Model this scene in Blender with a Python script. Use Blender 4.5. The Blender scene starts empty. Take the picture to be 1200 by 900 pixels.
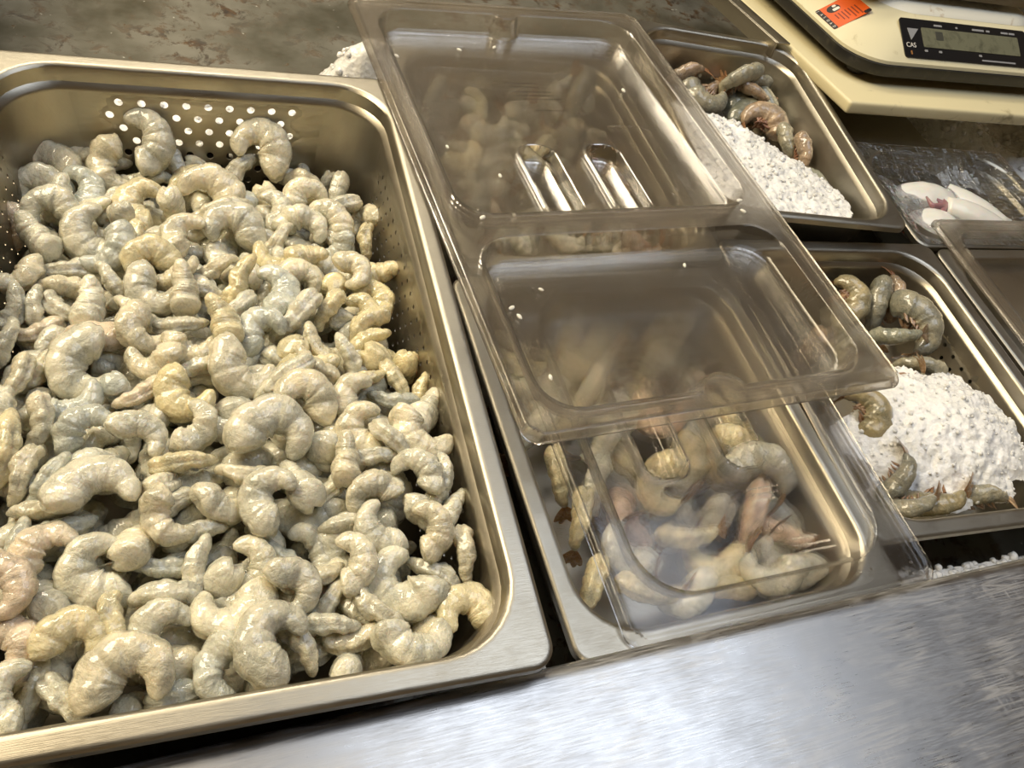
import bpy, bmesh, math, random
import numpy as np
from mathutils import Matrix, Vector, Quaternion

S = bpy.context.scene
COL = S.collection
S.view_settings.view_transform = 'Standard'
S.view_settings.look = 'None'
S.view_settings.gamma = 1
S.view_settings.use_curve_mapping = False
S.view_settings.exposure = 0.28
S.cycles.use_denoising = True
S.cycles.max_bounces = 12
S.cycles.transparent_max_bounces = 24
S.cycles.transmission_bounces = 12
S.cycles.sample_clamp_indirect = 10.0

# ---------------------------------------------------------------- camera
cam = bpy.data.cameras.new('camera')
camo = bpy.data.objects.new('camera', cam)
COL.objects.link(camo)
cam.sensor_width = 36
cam.lens = 28.8
cam.clip_start = 0.01
RC = np.array([[0.93786, -0.24473, 0.24603], [-0.05047, -0.79764, -0.60102], [0.34333, 0.55127, -0.76042]])
camo.matrix_world = Matrix((
    (RC[0][0], -RC[1][0], -RC[2][0], -0.00435),
    (RC[0][1], -RC[1][1], -RC[2][1], -0.38139),
    (RC[0][2], -RC[1][2], -RC[2][2], 0.41960),
    (0, 0, 0, 1)))
S.camera = camo

# ---------------------------------------------------------------- light
world = bpy.data.worlds.new('kitchen_ambient')
S.world = world
world.use_nodes = True
bg = world.node_tree.nodes['Background']
bg.inputs['Color'].default_value = (1.0, 0.86, 0.66, 1)
bg.inputs['Strength'].default_value = 0.27


def area(name, loc, target, sx, sy, watts, color):
    l = bpy.data.lights.new(name, 'AREA')
    l.shape = 'RECTANGLE'
    l.size, l.size_y, l.energy, l.color = sx, sy, watts, color
    o = bpy.data.objects.new(name, l)
    COL.objects.link(o)
    o.location = loc
    o.rotation_euler = (Vector(target) - Vector(loc)).to_track_quat('-Z', 'Y').to_euler()
    return o


area('cool_ceiling_light', (0.88, 0.08, 1.70), (0.88, 0.08, 0), 1.25, 1.15, 11.5, (0.78, 0.86, 1.0))
area('warm_ceiling_light', (-1.10, 0.75, 1.65), (-0.2, 0.10, 0), 1.1, 1.1, 54, (1.0, 0.84, 0.58))
area('warm_back_light', (-0.10, 1.55, 1.55), (0.2, 0.1, 0), 1.2, 0.35, 18, (1.0, 0.90, 0.72))

# ---------------------------------------------------------------- node helpers
def new_mat(name):
    m = bpy.data.materials.new(name)
    m.use_nodes = True
    nt = m.node_tree
    nt.nodes.clear()
    out = nt.nodes.new('ShaderNodeOutputMaterial')
    return m, nt, out


def nd(nt, typ, ins=None, **kw):
    n = nt.nodes.new(typ)
    for k, v in kw.items():
        setattr(n, k, v)
    for k, v in (ins or {}).items():
        sock = n.inputs[k]
        if hasattr(v, 'links') or hasattr(v, 'is_output'):
            nt.links.new(v, sock)
        else:
            sock.default_value = v
    return n


def coords(nt, scale=(1, 1, 1), rot=(0, 0, 0), kind='Object'):
    tc = nt.nodes.new('ShaderNodeTexCoord')
    mp = nd(nt, 'ShaderNodeMapping', {'Vector': tc.outputs[kind], 'Scale': scale, 'Rotation': rot})
    return mp.outputs['Vector']


def noise(nt, vec, scale, detail=4, rough=0.55, dist=0.0):
    return nd(nt, 'ShaderNodeTexNoise', {'Vector': vec, 'Scale': scale, 'Detail': detail, 'Roughness': rough, 'Distortion': dist}).outputs['Fac']


def ramp(nt, fac, stops, interp='LINEAR'):
    r = nd(nt, 'ShaderNodeValToRGB', {'Fac': fac})
    r.color_ramp.interpolation = interp
    e = r.color_ramp.elements
    while len(e) < len(stops):
        e.new(0.5)
    for i, (p, c) in enumerate(stops):
        e[i].position = p
        e[i].color = c if len(c) == 4 else (*c, 1)
    return r.outputs['Color']


def rng_map(nt, v, a, b, c, d):
    return nd(nt, 'ShaderNodeMapRange', {'Value': v, 'From Min': a, 'From Max': b, 'To Min': c, 'To Max': d}).outputs['Result']


def mixc(nt, fac, a, b, mode='MIX'):
    n = nt.nodes.new('ShaderNodeMix')
    n.data_type = 'RGBA'
    n.blend_type = mode
    for sock, v in ((n.inputs[0], fac), (n.inputs[6], a), (n.inputs[7], b)):
        if hasattr(v, 'is_output'):
            nt.links.new(v, sock)
        else:
            sock.default_value = v if not isinstance(v, tuple) or len(v) == 4 else (*v, 1)
    return n.outputs[2]


def math_(nt, op, a, b=0.0):
    n = nt.nodes.new('ShaderNodeMath')
    n.operation = op
    for sock, v in ((n.inputs[0], a), (n.inputs[1], b)):
        if hasattr(v, 'is_output'):
            nt.links.new(v, sock)
        else:
            sock.default_value = v
    return n.outputs[0]


def bump(nt, h, strength, dist):
    return nd(nt, 'ShaderNodeBump', {'Height': h, 'Strength': strength, 'Distance': dist}).outputs['Normal']


def finish(nt, out, shader):
    nt.links.new(shader, out.inputs['Surface'])


# ---------------------------------------------------------------- materials
def mat_steel(name, base=(.58, .55, .49), rough=.26, scr=.35, scr_scale=1.0, resid=0.0, aniso=(1, 18, 1)):
    m, nt, out = new_mat(name)
    v = coords(nt)
    vs = coords(nt, tuple(a * 14 * scr_scale for a in aniso), (0, 0, .12))
    n1 = noise(nt, vs, 9, 3, .7)
    n2 = noise(nt, v, 22, 5, .6)
    r = math_(nt, 'ADD', rng_map(nt, n1, .3, .7, rough - .07, rough + .09), rng_map(nt, n2, .3, .75, -.04, .10))
    col = mixc(nt, rng_map(nt, n2, .35, .75, 0, .5), base, tuple(c * .82 for c in base))
    p = nd(nt, 'ShaderNodeBsdfPrincipled', {'Metallic': 1.0, 'Roughness': r, 'Base Color': col})
    # fine random scratches in several directions
    h = None
    for a, sc in ((.3, 1), (-.5, .8), (1.2, 1.1), (2.2, .9)):
        w = nd(nt, 'ShaderNodeTexVoronoi', {'Vector': coords(nt, (9 * sc * scr_scale, 300 * sc * scr_scale, 40), (0, 0, a)), 'Scale': 1.0}, feature='DISTANCE_TO_EDGE').outputs['Distance']
        k = rng_map(nt, w, 0, .035, 1, 0)
        h = k if h is None else math_(nt, 'MAXIMUM', h, k)
    nt.links.new(bump(nt, h, scr, .00012), p.inputs['Normal'])
    sh = p.outputs[0]
    if resid:
        n3 = noise(nt, v, 16, 6, .65, 1.4)
        n4 = noise(nt, coords(nt, (40, 7, 1), (0, 0, .5)), 3.2, 5, .65, 2.0)
        f = math_(nt, 'MULTIPLY', rng_map(nt, n3, .5, .72, 0, 1), rng_map(nt, n4, .5, .66, 0, resid))
        f = math_(nt, 'MAXIMUM', f, math_(nt, 'MULTIPLY', h, math_(nt, 'MULTIPLY', rng_map(nt, n3, .42, .62, 0, 1), resid)))
        d = nd(nt, 'ShaderNodeBsdfDiffuse', {'Color': (.62, .62, .62, 1)})
        mx = nd(nt, 'ShaderNodeMixShader', {0: f, 1: sh, 2: d.outputs[0]})
        sh = mx.outputs[0]
    finish(nt, out, sh)
    return m


def mat_stained():
    m, nt, out = new_mat('stained_steel')
    v = coords(nt)
    n1 = noise(nt, v, 42, 6, .7, .4)
    n2 = noise(nt, v, 55, 5, .7)
    n3 = noise(nt, v, 9, 4, .6)
    base = mixc(nt, rng_map(nt, n3, .35, .65, 0, 1), (.085, .078, .052), (.20, .19, .155))
    spots = math_(nt, 'MULTIPLY', rng_map(nt, n1, .50, .58, 0, 1), rng_map(nt, n3, .42, .6, .15, 1))
    spots2 = rng_map(nt, n2, .64, .69, 0, .85)
    sp = math_(nt, 'MAXIMUM', spots, spots2)
    c = mixc(nt, sp, base, mixc(nt, rng_map(nt, n2, .4, .6, 0, 1), (.022, .013, .005), (.085, .042, .010)))
    wh = noise(nt, v, 120, 2, .5)
    c = mixc(nt, rng_map(nt, wh, .74, .78, 0, .6), c, (.55, .54, .48))
    p = nd(nt, 'ShaderNodeBsdfPrincipled', {'Base Color': c, 'Metallic': rng_map(nt, sp, 0, 1, .45, 0), 'Roughness': rng_map(nt, n3, .3, .7, .38, .6),
           'Normal': bump(nt, sp, .4, .0006)})
    finish(nt, out, p.outputs[0])
    return m


def mat_flesh(name, a, b, vein=(.10, .10, .075), sss=.22, vein_amt=.75, rough=.27, spots=None, bands=0):
    m, nt, out = new_mat(name)
    oi = nt.nodes.new('ShaderNodeObjectInfo')
    tc = nt.nodes.new('ShaderNodeTexCoord')
    off = nd(nt, 'ShaderNodeVectorMath', {0: tc.outputs['Object']}, operation='ADD')
    sc = nd(nt, 'ShaderNodeCombineXYZ', {0: oi.outputs['Random'], 1: oi.outputs['Random'], 2: oi.outputs['Random']})
    nt.links.new(sc.outputs[0], off.inputs[1])
    v = off.outputs[0]
    n1 = noise(nt, v, 70, 4, .6)
    n2 = noise(nt, v, 130, 6, .72, 1.0)
    n3 = noise(nt, v, 300, 4, .65)
    n4 = noise(nt, v, 95, 3, .6, .6)
    c = mixc(nt, rng_map(nt, n1, .38, .64, 0, 1), a, b)
    c = mixc(nt, 1.0, c, oi.outputs['Color'], 'MULTIPLY')
    ridge = math_(nt, 'ABSOLUTE', math_(nt, 'SUBTRACT', n2, .5))
    vf = math_(nt, 'MULTIPLY', rng_map(nt, ridge, 0, .020, 1, 0), rng_map(nt, n1, .40, .60, .08, vein_amt))
    c = mixc(nt, vf, c, vein)
    if spots:
        s = noise(nt, v, 60, 3, .6)
        c = mixc(nt, rng_map(nt, s, .52, .62, 0, .9), c, spots)
    p = nd(nt, 'ShaderNodeBsdfPrincipled', {'Base Color': c, 'Roughness': rng_map(nt, n3, .3, .7, rough - .07, rough + .12),
           'Subsurface Weight': sss, 'Subsurface Radius': (1.0, .75, .5), 'Subsurface Scale': .009, 'Coat Weight': 1.0, 'Coat Roughness': .045,
           'Specular IOR Level': .5, 'Normal': bump(nt, math_(nt, 'ADD', math_(nt, 'ADD', n2, math_(nt, 'MULTIPLY', n3, .55)), math_(nt, 'MULTIPLY', n4, 1.4)), .85, .0019)})
    finish(nt, out, p.outputs[0])
    return m


def mat_ice():
    m, nt, out = new_mat('ice')
    v = coords(nt)
    n1 = noise(nt, v, 30, 4, .6)
    n2 = noise(nt, v, 320, 3, .7)
    vo = nd(nt, 'ShaderNodeTexVoronoi', {'Vector': v, 'Scale': 210.0}).outputs['Distance']
    c = mixc(nt, rng_map(nt, n1, .4, .65, 0, 1), (.95, .94, .91), (.84, .84, .81))
    p = nd(nt, 'ShaderNodeBsdfPrincipled', {'Base Color': c, 'Roughness': rng_map(nt, n2, .3, .7, .08, .35), 'Subsurface Weight': .6,
           'Subsurface Radius': (1, 1, 1.05), 'Subsurface Scale': .006, 'Transmission Weight': .0, 'IOR': 1.31, 'Coat Weight': .6, 'Coat Roughness': .05,
           'Normal': bump(nt, math_(nt, 'ADD', vo, n2), .7, .0016)})
    finish(nt, out, p.outputs[0])
    return m


def mat_lid(name, tint=(.93, .91, .86), haze_col=(.55, .50, .42), haze=.30, blur=.20, fog_scale=9, stain=None):
    m, nt, out = new_mat(name)
    v = coords(nt)
    at = nd(nt, 'ShaderNodeAttribute', attribute_name='fog').outputs['Fac']
    n1 = noise(nt, v, fog_scale, 5, .6, .5)
    n2 = noise(nt, v, 400, 2, .6)
    fog = math_(nt, 'MULTIPLY', at, rng_map(nt, n1, .3, .68, .25, 1.0))
    tr = nd(nt, 'ShaderNodeBsdfTransparent', {'Color': (*tint, 1)})
    rf = nd(nt, 'ShaderNodeBsdfRefraction', {'Color': (*tint, 1), 'IOR': 1.12, 'Roughness': rng_map(nt, fog, 0, 1, .02, blur)})
    s1 = nd(nt, 'ShaderNodeMixShader', {0: rng_map(nt, fog, 0, .6, .05, .42), 1: tr.outputs[0], 2: rf.outputs[0]})
    df = nd(nt, 'ShaderNodeBsdfDiffuse', {'Color': (*haze_col, 1)})
    tl = nd(nt, 'ShaderNodeBsdfTranslucent', {'Color': (*haze_col, 1)})
    hz = nd(nt, 'ShaderNodeMixShader', {0: .45, 1: df.outputs[0], 2: tl.outputs[0]})
    s2 = nd(nt, 'ShaderNodeMixShader', {0: math_(nt, 'MULTIPLY', fog, haze), 1: s1.outputs[0], 2: hz.outputs[0]})
    bn = bump(nt, noise(nt, v, 60, 3, .5), .10, .001)
    gl = nd(nt, 'ShaderNodeBsdfGlossy', {'Color': (1, 1, 1, 1), 'Roughness': rng_map(nt, n2, .3, .7, .05, .16), 'Normal': bn})
    fr = nd(nt, 'ShaderNodeFresnel', {'IOR': 1.42, 'Normal': bn})
    s3 = nd(nt, 'ShaderNodeMixShader', {0: math_(nt, 'MULTIPLY', fr.outputs[0], .7), 1: s2.outputs[0], 2: gl.outputs[0]})
    finish(nt, out, s3.outputs[0])
    return m


def mat_film():
    m, nt, out = new_mat('cling_film')
    v = coords(nt, (1, 1, 1))
    w1 = noise(nt, coords(nt, (14, 90, 20), (0, 0, .7)), 1.6, 3, .6, .8)
    w2 = noise(nt, coords(nt, (90, 16, 20), (0, 0, .25)), 1.3, 3, .6, .8)
    h = math_(nt, 'ADD', w1, w2)
    nb = bump(nt, h, .9, .006)
    tr = nd(nt, 'ShaderNodeBsdfTransparent', {'Color': (.95, .95, .94, 1)})
    gl = nd(nt, 'ShaderNodeBsdfGlossy', {'Color': (1, 1, 1, 1), 'Roughness': .07, 'Normal': nb})
    fr = nd(nt, 'ShaderNodeFresnel', {'IOR': 1.5, 'Normal': nb})
    s = nd(nt, 'ShaderNodeMixShader', {0: math_(nt, 'MULTIPLY', fr.outputs[0], 2.4), 1: tr.outputs[0], 2: gl.outputs[0]})
    finish(nt, out, s.outputs[0])
    return m


def mat_plain(name, col, rough=.5, metal=0.0, spec=.5, dirt=None, dirt_scale=30, dirt_lo=.55, dirt_hi=.7, b=0.0, sss=0.0, trans=0.0):
    m, nt, out = new_mat(name)
    v = coords(nt)
    n1 = noise(nt, v, dirt_scale, 5, .65, .4)
    c = col
    if dirt:
        c = mixc(nt, rng_map(nt, n1, dirt_lo, dirt_hi, 0, .85), col, dirt)
    else:
        c = mixc(nt, rng_map(nt, n1, .3, .7, 0, .25), col, tuple(x * .8 for x in col))
    p = nd(nt, 'ShaderNodeBsdfPrincipled', {'Base Color': c, 'Roughness': rough, 'Metallic': metal, 'Specular IOR Level': spec, 'Subsurface Weight': sss, 'Subsurface Scale': .006, 'Transmission Weight': trans})
    if b:
        nt.links.new(bump(nt, noise(nt, v, 180, 3, .6), b, .001), p.inputs['Normal'])
    finish(nt, out, p.outputs[0])
    return m


PAN = mat_steel('pan_steel', (.43, .395, .32), .36, .15, 1.0)
LEDGE = mat_steel('ledge_steel', (.50, .49, .47), .32, .12, .55, resid=.35)
STAIN = mat_stained()
FLESH = mat_flesh('peeled_shrimp_flesh', (.84, .79, .62), (.56, .55, .44), vein=(.15, .15, .11), sss=.35, vein_amt=.6)
SHELL = mat_flesh('shrimp_shell', (.38, .34, .23), (.22, .22, .17), (.05, .04, .03), .12, .6, .2)
TAIL = mat_flesh('shrimp_tail_shell', (.46, .29, .15), (.30, .15, .07), (.10, .05, .02), .05, .6, .25)
LEGS = mat_flesh('shrimp_leg', (.36, .24, .14), (.25, .13, .07), sss=.05)
ICE = mat_ice()
LID_LONG = mat_lid('fogged_polycarbonate', (.985, .97, .94), (.74, .64, .50), .13, .12, 8)
LID_SHORT = mat_lid('clear_polycarbonate', (.99, .985, .98), (.70, .68, .66), .02, .03, 14)
FILM = mat_film()
SQUID = mat_plain('squid_flesh', (.74, .73, .68), .22, sss=.3, b=.08)
TENT = mat_plain('squid_tentacle', (.30, .15, .16), .25, dirt=(.07, .02, .03), dirt_scale=60, sss=.2)
BOARD = mat_plain('cutting_board_plastic', (.70, .62, .38), .42, dirt=(.16, .11, .03), dirt_scale=22, dirt_lo=.60, dirt_hi=.78, b=.06)
CREAM = mat_plain('cream_plastic', (.72, .66, .44), .36, dirt=(.30, .22, .07), dirt_scale=34, dirt_lo=.60, dirt_hi=.80)
WHITE_EDGE = mat_plain('pale_plastic', (.82, .80, .68), .34, dirt=(.40, .26, .10), dirt_scale=40, dirt_lo=.60, dirt_hi=.75)
BLACK = mat_plain('black_plastic', (.012, .011, .010), .42, dirt=(.05, .045, .03), dirt_scale=60)
PANEL = mat_plain('black_panel', (.010, .010, .011), .28)
LCD = mat_plain('lcd_glass', (.17, .17, .11), .22, dirt=(.09, .09, .06), dirt_scale=70, dirt_lo=.5)
GREY = mat_plain('grey_print', (.30, .30, .30), .5)
INK = mat_plain('black_ink', (.012, .010, .010), .5)
WINK = mat_plain('white_ink', (.75, .72, .65), .5)
ORANGE = mat_plain('orange_label', (.68, .10, .008), .42)
DROP = mat_lid('water', (1, 1, 1), (.8, .8, .8), 0, .02)
MARK = mat_lid('moulded_mark', (.9, .9, .9), (.7, .68, .62), .0, .02)
CRUMB = mat_plain('white_crumb', (.80, .76, .66), .5)
WALLM = mat_plain('tan_wall_paint', (.30, .22, .13), .7)
FLOORM = mat_plain('floor_tile', (.10, .09, .075), .6)
CEILM = mat_plain('ceiling_panel', (.34, .30, .23), .8)


# ---------------------------------------------------------------- object helpers
def link(name, me, mat=None, parent=None):
    o = bpy.data.objects.new(name, me)
    COL.objects.link(o)
    if mat is not None and me is not None and not me.materials:
        me.materials.append(mat)
    if parent is not None:
        o.parent = parent
    return o


def tag(o, label, cat, group=None, kind=None):
    o['label'] = label
    o['category'] = cat
    if group:
        o['group'] = group
    if kind:
        o['kind'] = kind
    return o


def empty(name, loc=(0, 0, 0), rot=(0, 0, 0)):
    o = bpy.data.objects.new(name, None)
    COL.objects.link(o)
    o.location = loc
    o.rotation_euler = rot
    o.empty_display_size = .02
    return o


def mesh(name, V, F, smooth=True, sharp=None):
    me = bpy.data.meshes.new(name)
    me.from_pydata([tuple(map(float, v)) for v in V], [], F)
    me.validate()
    if smooth:
        me.polygons.foreach_set('use_smooth', [True] * len(me.polygons))
        if sharp:
            me.set_sharp_from_angle(angle=math.radians(sharp))
    me.update()
    return me


def rrect(hw, hl, r, z, n=8):
    """rounded rectangle, counter-clockwise from the +x,-y corner's start; 4*(n+1) points"""
    r = min(r, hw * .98, hl * .98)
    pts = []
    for cx, cy, a0 in ((hw - r, -hl + r, -90), (hw - r, hl - r, 0), (-hw + r, hl - r, 90), (-hw + r, -hl + r, 180)):
        for k in range(n + 1):
            a = math.radians(a0 + 90 * k / n)
            pts.append((cx + r * math.cos(a), cy + r * math.sin(a), z))
    return pts


def loft(loops, cap_last=False, cap_first=False, skip=()):
    V, F = [], []
    n = len(loops[0])
    for l in loops:
        V += l
    for i in range(len(loops) - 1):
        for k in range(n):
            if (i, k) in skip:
                continue
            a, b = i * n + k, i * n + (k + 1) % n
            F.append((a, b, b + n, a + n))
    if cap_last:
        F.append(tuple(range((len(loops) - 1) * n, len(loops) * n)))
    if cap_first:
        F.append(tuple(reversed(range(n))))
    return V, F


def box_bm(bm, lo, hi, bev=0.0):
    r = bmesh.ops.create_cube(bm, size=1)
    for v in r['verts']:
        v.co = Vector([lo[i] + (v.co[i] + .5) * (hi[i] - lo[i]) for i in range(3)])
    if bev:
        es = list({e for v in r['verts'] for e in v.link_edges})
        bmesh.ops.bevel(bm, geom=es, offset=bev, segments=3, affect='EDGES', profile=.5)


def box(name, lo, hi, mat, parent=None, bev=0.0):
    bm = bmesh.new()
    box_bm(bm, lo, hi, bev)
    me = bpy.data.meshes.new(name)
    bm.to_mesh(me)
    bm.free()
    me.polygons.foreach_set('use_smooth', [True] * len(me.polygons))
    me.set_sharp_from_angle(angle=math.radians(40))
    return link(name, me, mat, parent)


def solid(o, t, offset=0):
    md = o.modifiers.new('thickness', 'SOLIDIFY')
    md.thickness = t
    md.offset = offset
    return o
def centerline(A, Ls, n=40, tailk=0.6):
    s = np.linspace(0, 1, n)
    k = A * (1 - tailk / 2 + tailk * s)
    th = np.concatenate([[0], np.cumsum((k[1:] + k[:-1]) / 2) / (n - 1)])
    d = Ls / (n - 1)
    x = np.concatenate([[0], np.cumsum(np.cos((th[1:] + th[:-1]) / 2)) * d])
    y = np.concatenate([[0], np.cumsum(np.sin((th[1:] + th[:-1]) / 2)) * d])
    P = np.stack([x, y], 1)
    mid = (P[0] + P[-1]) / 2
    c = (P.min(0) + P.max(0)) / 2
    v = mid - P.mean(0)
    a = math.atan2(v[1], v[0])
    ca, sa = math.cos(-a), math.sin(-a)
    Rm = np.array([[ca, -sa], [sa, ca]])
    P = (P - c) @ Rm.T
    P -= (P.min(0) + P.max(0)) / 2
    return s, P, th - a

PROF_S = [0, .015, .04, .09, .18, .32, .5, .7, .85, .94, .98, 1]
PROF_R = [.05, .55, .82, .98, 1.05, 1.03, .96, .80, .61, .45, .30, .03]
# kind: total curl angle, arc length, thickest radius
KINDS = {'c': (4.5, .052, .0091), 'd': (4.9, .055, .0090), 'h': (3.6, .049, .0090), 'j': (2.9, .048, .0088),
         's': (1.8, .050, .0087), 't': (1.0, .050, .0080), 'e': (1.5, .036, .0092)}

def spheres(kind):
    A, Ls, r = KINDS[kind]
    s, P, th = centerline(A, Ls)
    idx = [2, 7, 12, 17, 22, 27, 32, 37]
    rr = np.interp(s[idx], PROF_S, PROF_R) * r
    return np.concatenate([P[idx], np.zeros((len(idx), 1))], 1), rr, np.array([math.cos(th[0]), math.sin(th[0]), 0])

# ---------------------------------------------------------------- gastronorm pans
def holes_patch(A, B, Cc, D, wide, tall, px, pz, dia, mx, mz, zmax_rows=99):
    """wall patch with staggered round holes; A,B top edge, D,C bottom edge"""
    A, B, Cc, D = map(np.array, (A, B, Cc, D))
    V, F, idx = [], [], {}

    def vert(u, w):
        key = (round(u * 1e5), round(w * 1e5))
        if key not in idx:
            s, t = u / wide, w / tall
            idx[key] = len(V)
            V.append(A * (1 - s) * (1 - t) + B * s * (1 - t) + Cc * s * t + D * (1 - s) * t)
        return idx[key]

    rows = min(int((tall - mz * 2) / pz), zmax_rows)
    n = int((wide - 2 * mx - px / 2) / px)
    left = (wide - (n + .5) * px) / 2
    ucuts = [0.0] + [left + px / 4 * k for k in range(4 * n + 3)] + [wide]

    def fill(ua, ub, wcuts):
        us = [u for u in ucuts if ua - 1e-7 <= u <= ub + 1e-7]
        for u0, u1 in zip(us, us[1:]):
            for w0, w1 in zip(wcuts, wcuts[1:]):
                F.append((vert(u0, w0), vert(u1, w0), vert(u1, w1), vert(u0, w1)))
    fill(0, wide, [0, mz])
    fill(0, wide, [mz + rows * pz, tall])
    for r in range(rows):
        w0 = mz + r * pz
        wc = [w0 + pz * q / 4 for q in range(5)]
        u = left + (px / 2 if r % 2 else 0)
        fill(0, u, wc)
        for c in range(n):
            cu, cw = u + (c + .5) * px, w0 + pz / 2
            ring, sq = [], []
            pts = [(2, q) for q in (-2, -1, 0, 1)] + [(-q, 2) for q in (-2, -1, 0, 1)] + [(-2, -q) for q in (-2, -1, 0, 1)] + [(q, -2) for q in (-2, -1, 0, 1)]
            for a, b in pts:
                h = math.hypot(a, b)
                ring.append(vert(cu + a / h * dia / 2, cw + b / h * dia / 2))
                sq.append(vert(cu + a * px / 4, cw + b * pz / 4))
            for k in range(16):
                j = (k + 1) % 16
                F.append((ring[k], ring[j], sq[j], sq[k]))
        fill(u + n * px, wide, wc)
    return V, F


def make_pan(name, W, L, depth, loc, rot, holes=None, rin=.042, rim=.013, rout=.013):
    hw, hl = W / 2, L / 2
    n = 8
    spec = [(0, -.0065, rout), (0, -.0012, rout), (.0012, -.0002, rout - .001), (.0026, 0, rout - .002), (.0040, 0, rout - .003), (rim - .0030, 0, rin + .003), (rim - .0015, 0, rin + .002), (rim, -.0006, rin), (rim + .0012, -.0022, rin),
            (rim + .0018, -.0135, rin), (rim + .0055, -.0170, rin - .002), (rim + .0060, -.0186, rin - .002), (rim + .0062, -.0200, rin - .002)]
    spec += [(rim + .0062 + .011 * depth / .1, -depth + .016, rin - .006), (rim + .0066 + .011 * depth / .1, -depth + .0145, rin - .006), (rim + .010 + .011 * depth / .1, -depth + .006, rin - .008),
             (rim + .018 + .011 * depth / .1, -depth + .001, rin - .012), (rim + .028 + .011 * depth / .1, -depth, rin - .018)]
    loops = [rrect(hw - i, hl - i, r, z, n) for i, z, r in spec]
    skip = set()
    side_k = {'+x': n, '+y': 2 * n + 1, '-x': 3 * n + 2, '-y': 4 * n + 3}
    wt = 12
    if holes:
        for s in holes['sides']:
            skip.add((wt, side_k[s]))
    V, F = loft(loops, cap_last=True, skip=skip)
    N = len(loops[0])
    if holes:
        for s in holes['sides']:
            g = {**holes, **holes.get(s, {})}
            k = side_k[s]
            a, b = loops[wt][k], loops[wt][(k + 1) % N]
            d, c = loops[wt + 1][k], loops[wt + 1][(k + 1) % N]
            wide = math.dist(a, b)
            tall = math.dist(a, d)
            v2, f2 = holes_patch(a, b, c, d, wide, tall, g['px'], g['pz'], g['dia'], .012, g.get('mz', .006), g.get('rows', 99))
            o = len(V)
            V += [tuple(x) for x in v2]
            F += [tuple(i + o for i in q) for q in f2]
    me = mesh(name, V, F, True, 38)
    o = link(name, me, PAN)
    o.location = loc
    o.rotation_euler = rot
    solid(o, .0009, 0)
    es = o.modifiers.new('crisp_edges', 'EDGE_SPLIT')
    es.split_angle = math.radians(42)
    return o


# ---------------------------------------------------------------- lids (moulded sheet, one height field)
def sd_rr(x, y, hw, hl, r):
    qx, qy = np.abs(x) - hw + r, np.abs(y) - hl + r
    return np.hypot(np.maximum(qx, 0), np.maximum(qy, 0)) + np.minimum(np.maximum(qx, qy), 0) - r


def sstep(t):
    t = np.clip(t, 0, 1)
    return t * t * (3 - 2 * t)


def make_lid(name, W, L, panels, wells, notches, mat, loc, rot, depth=.017, well_depth=.014, step=.0017, wall=.006, t=.0024, rim_lip=.004, corner=.016, rim_fog=.3, panel_fog=1.0):
    nx, ny = int(W / step), int(L / step)
    xs, ys = np.linspace(-W / 2, W / 2, nx + 1), np.linspace(-L / 2, L / 2, ny + 1)
    X, Y = np.meshgrid(xs, ys)
    d = np.full(X.shape, 9.0)
    for (px, py, hw, hl, r) in panels:
        d = np.minimum(d, sd_rr(X - px, Y - py, hw, hl, r))
    for (px, py, r) in notches:
        d = np.maximum(d, r - np.hypot(X - px, Y - py))
    Z = -depth * sstep(-d / wall)
    fog = rim_fog + (panel_fog - rim_fog) * sstep((-d - .004) / .01)
    for (px, py, hw, hl, r) in wells:
        dw = sd_rr(X - px, Y - py, hw, hl, r)
        Z -= well_depth * sstep(-dw / .0045)
        Z += .0012 * np.exp(-(dw / .0016) ** 2)
        fog *= 1 - .85 * sstep((-dw + .002) / .004)
    do = sd_rr(X, Y, W / 2, L / 2, corner)
    Z -= rim_lip * sstep((do + .004) / .004)
    Z += .0008 * np.exp(-((do + .0055) / .0015) ** 2)
    # pull the square corners onto the rounded outline
    for cx, cy in ((1, 1), (1, -1), (-1, 1), (-1, -1)):
        ox, oy = cx * (W / 2 - corner), cy * (L / 2 - corner)
        dx, dy = X - ox, Y - oy
        m = (dx * cx > 0) & (dy * cy > 0)
        rr = np.hypot(dx, dy) + 1e-9
        mx = np.maximum(np.abs(dx), np.abs(dy))
        f = np.where(m, mx / rr, 1)
        X = ox + dx * f
        Y = oy + dy * f
    V = np.stack([X.ravel(), Y.ravel(), Z.ravel()], 1)
    F = []
    w = nx + 1
    for j in range(ny):
        for i in range(nx):
            a = j * w + i
            F.append((a, a + 1, a + w + 1, a + w))
    # Z for the corner-pulled ring is kept: the lip follows the outline
    me = mesh(name, V, F, True)
    at = me.attributes.new('fog', 'FLOAT', 'POINT')
    at.data.foreach_set('value', fog.ravel().astype(np.float32))
    o = link(name, me, mat)
    o.location = loc
    o.rotation_euler = rot
    solid(o, t, -1)
    return o


def height_of(lid_panels, x, y, depth, wall):
    d = min(float(sd_rr(np.array(x - p[0]), np.array(y - p[1]), *p[2:])) for p in lid_panels)
    return -depth * float(sstep(np.array(-d / wall)))


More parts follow.
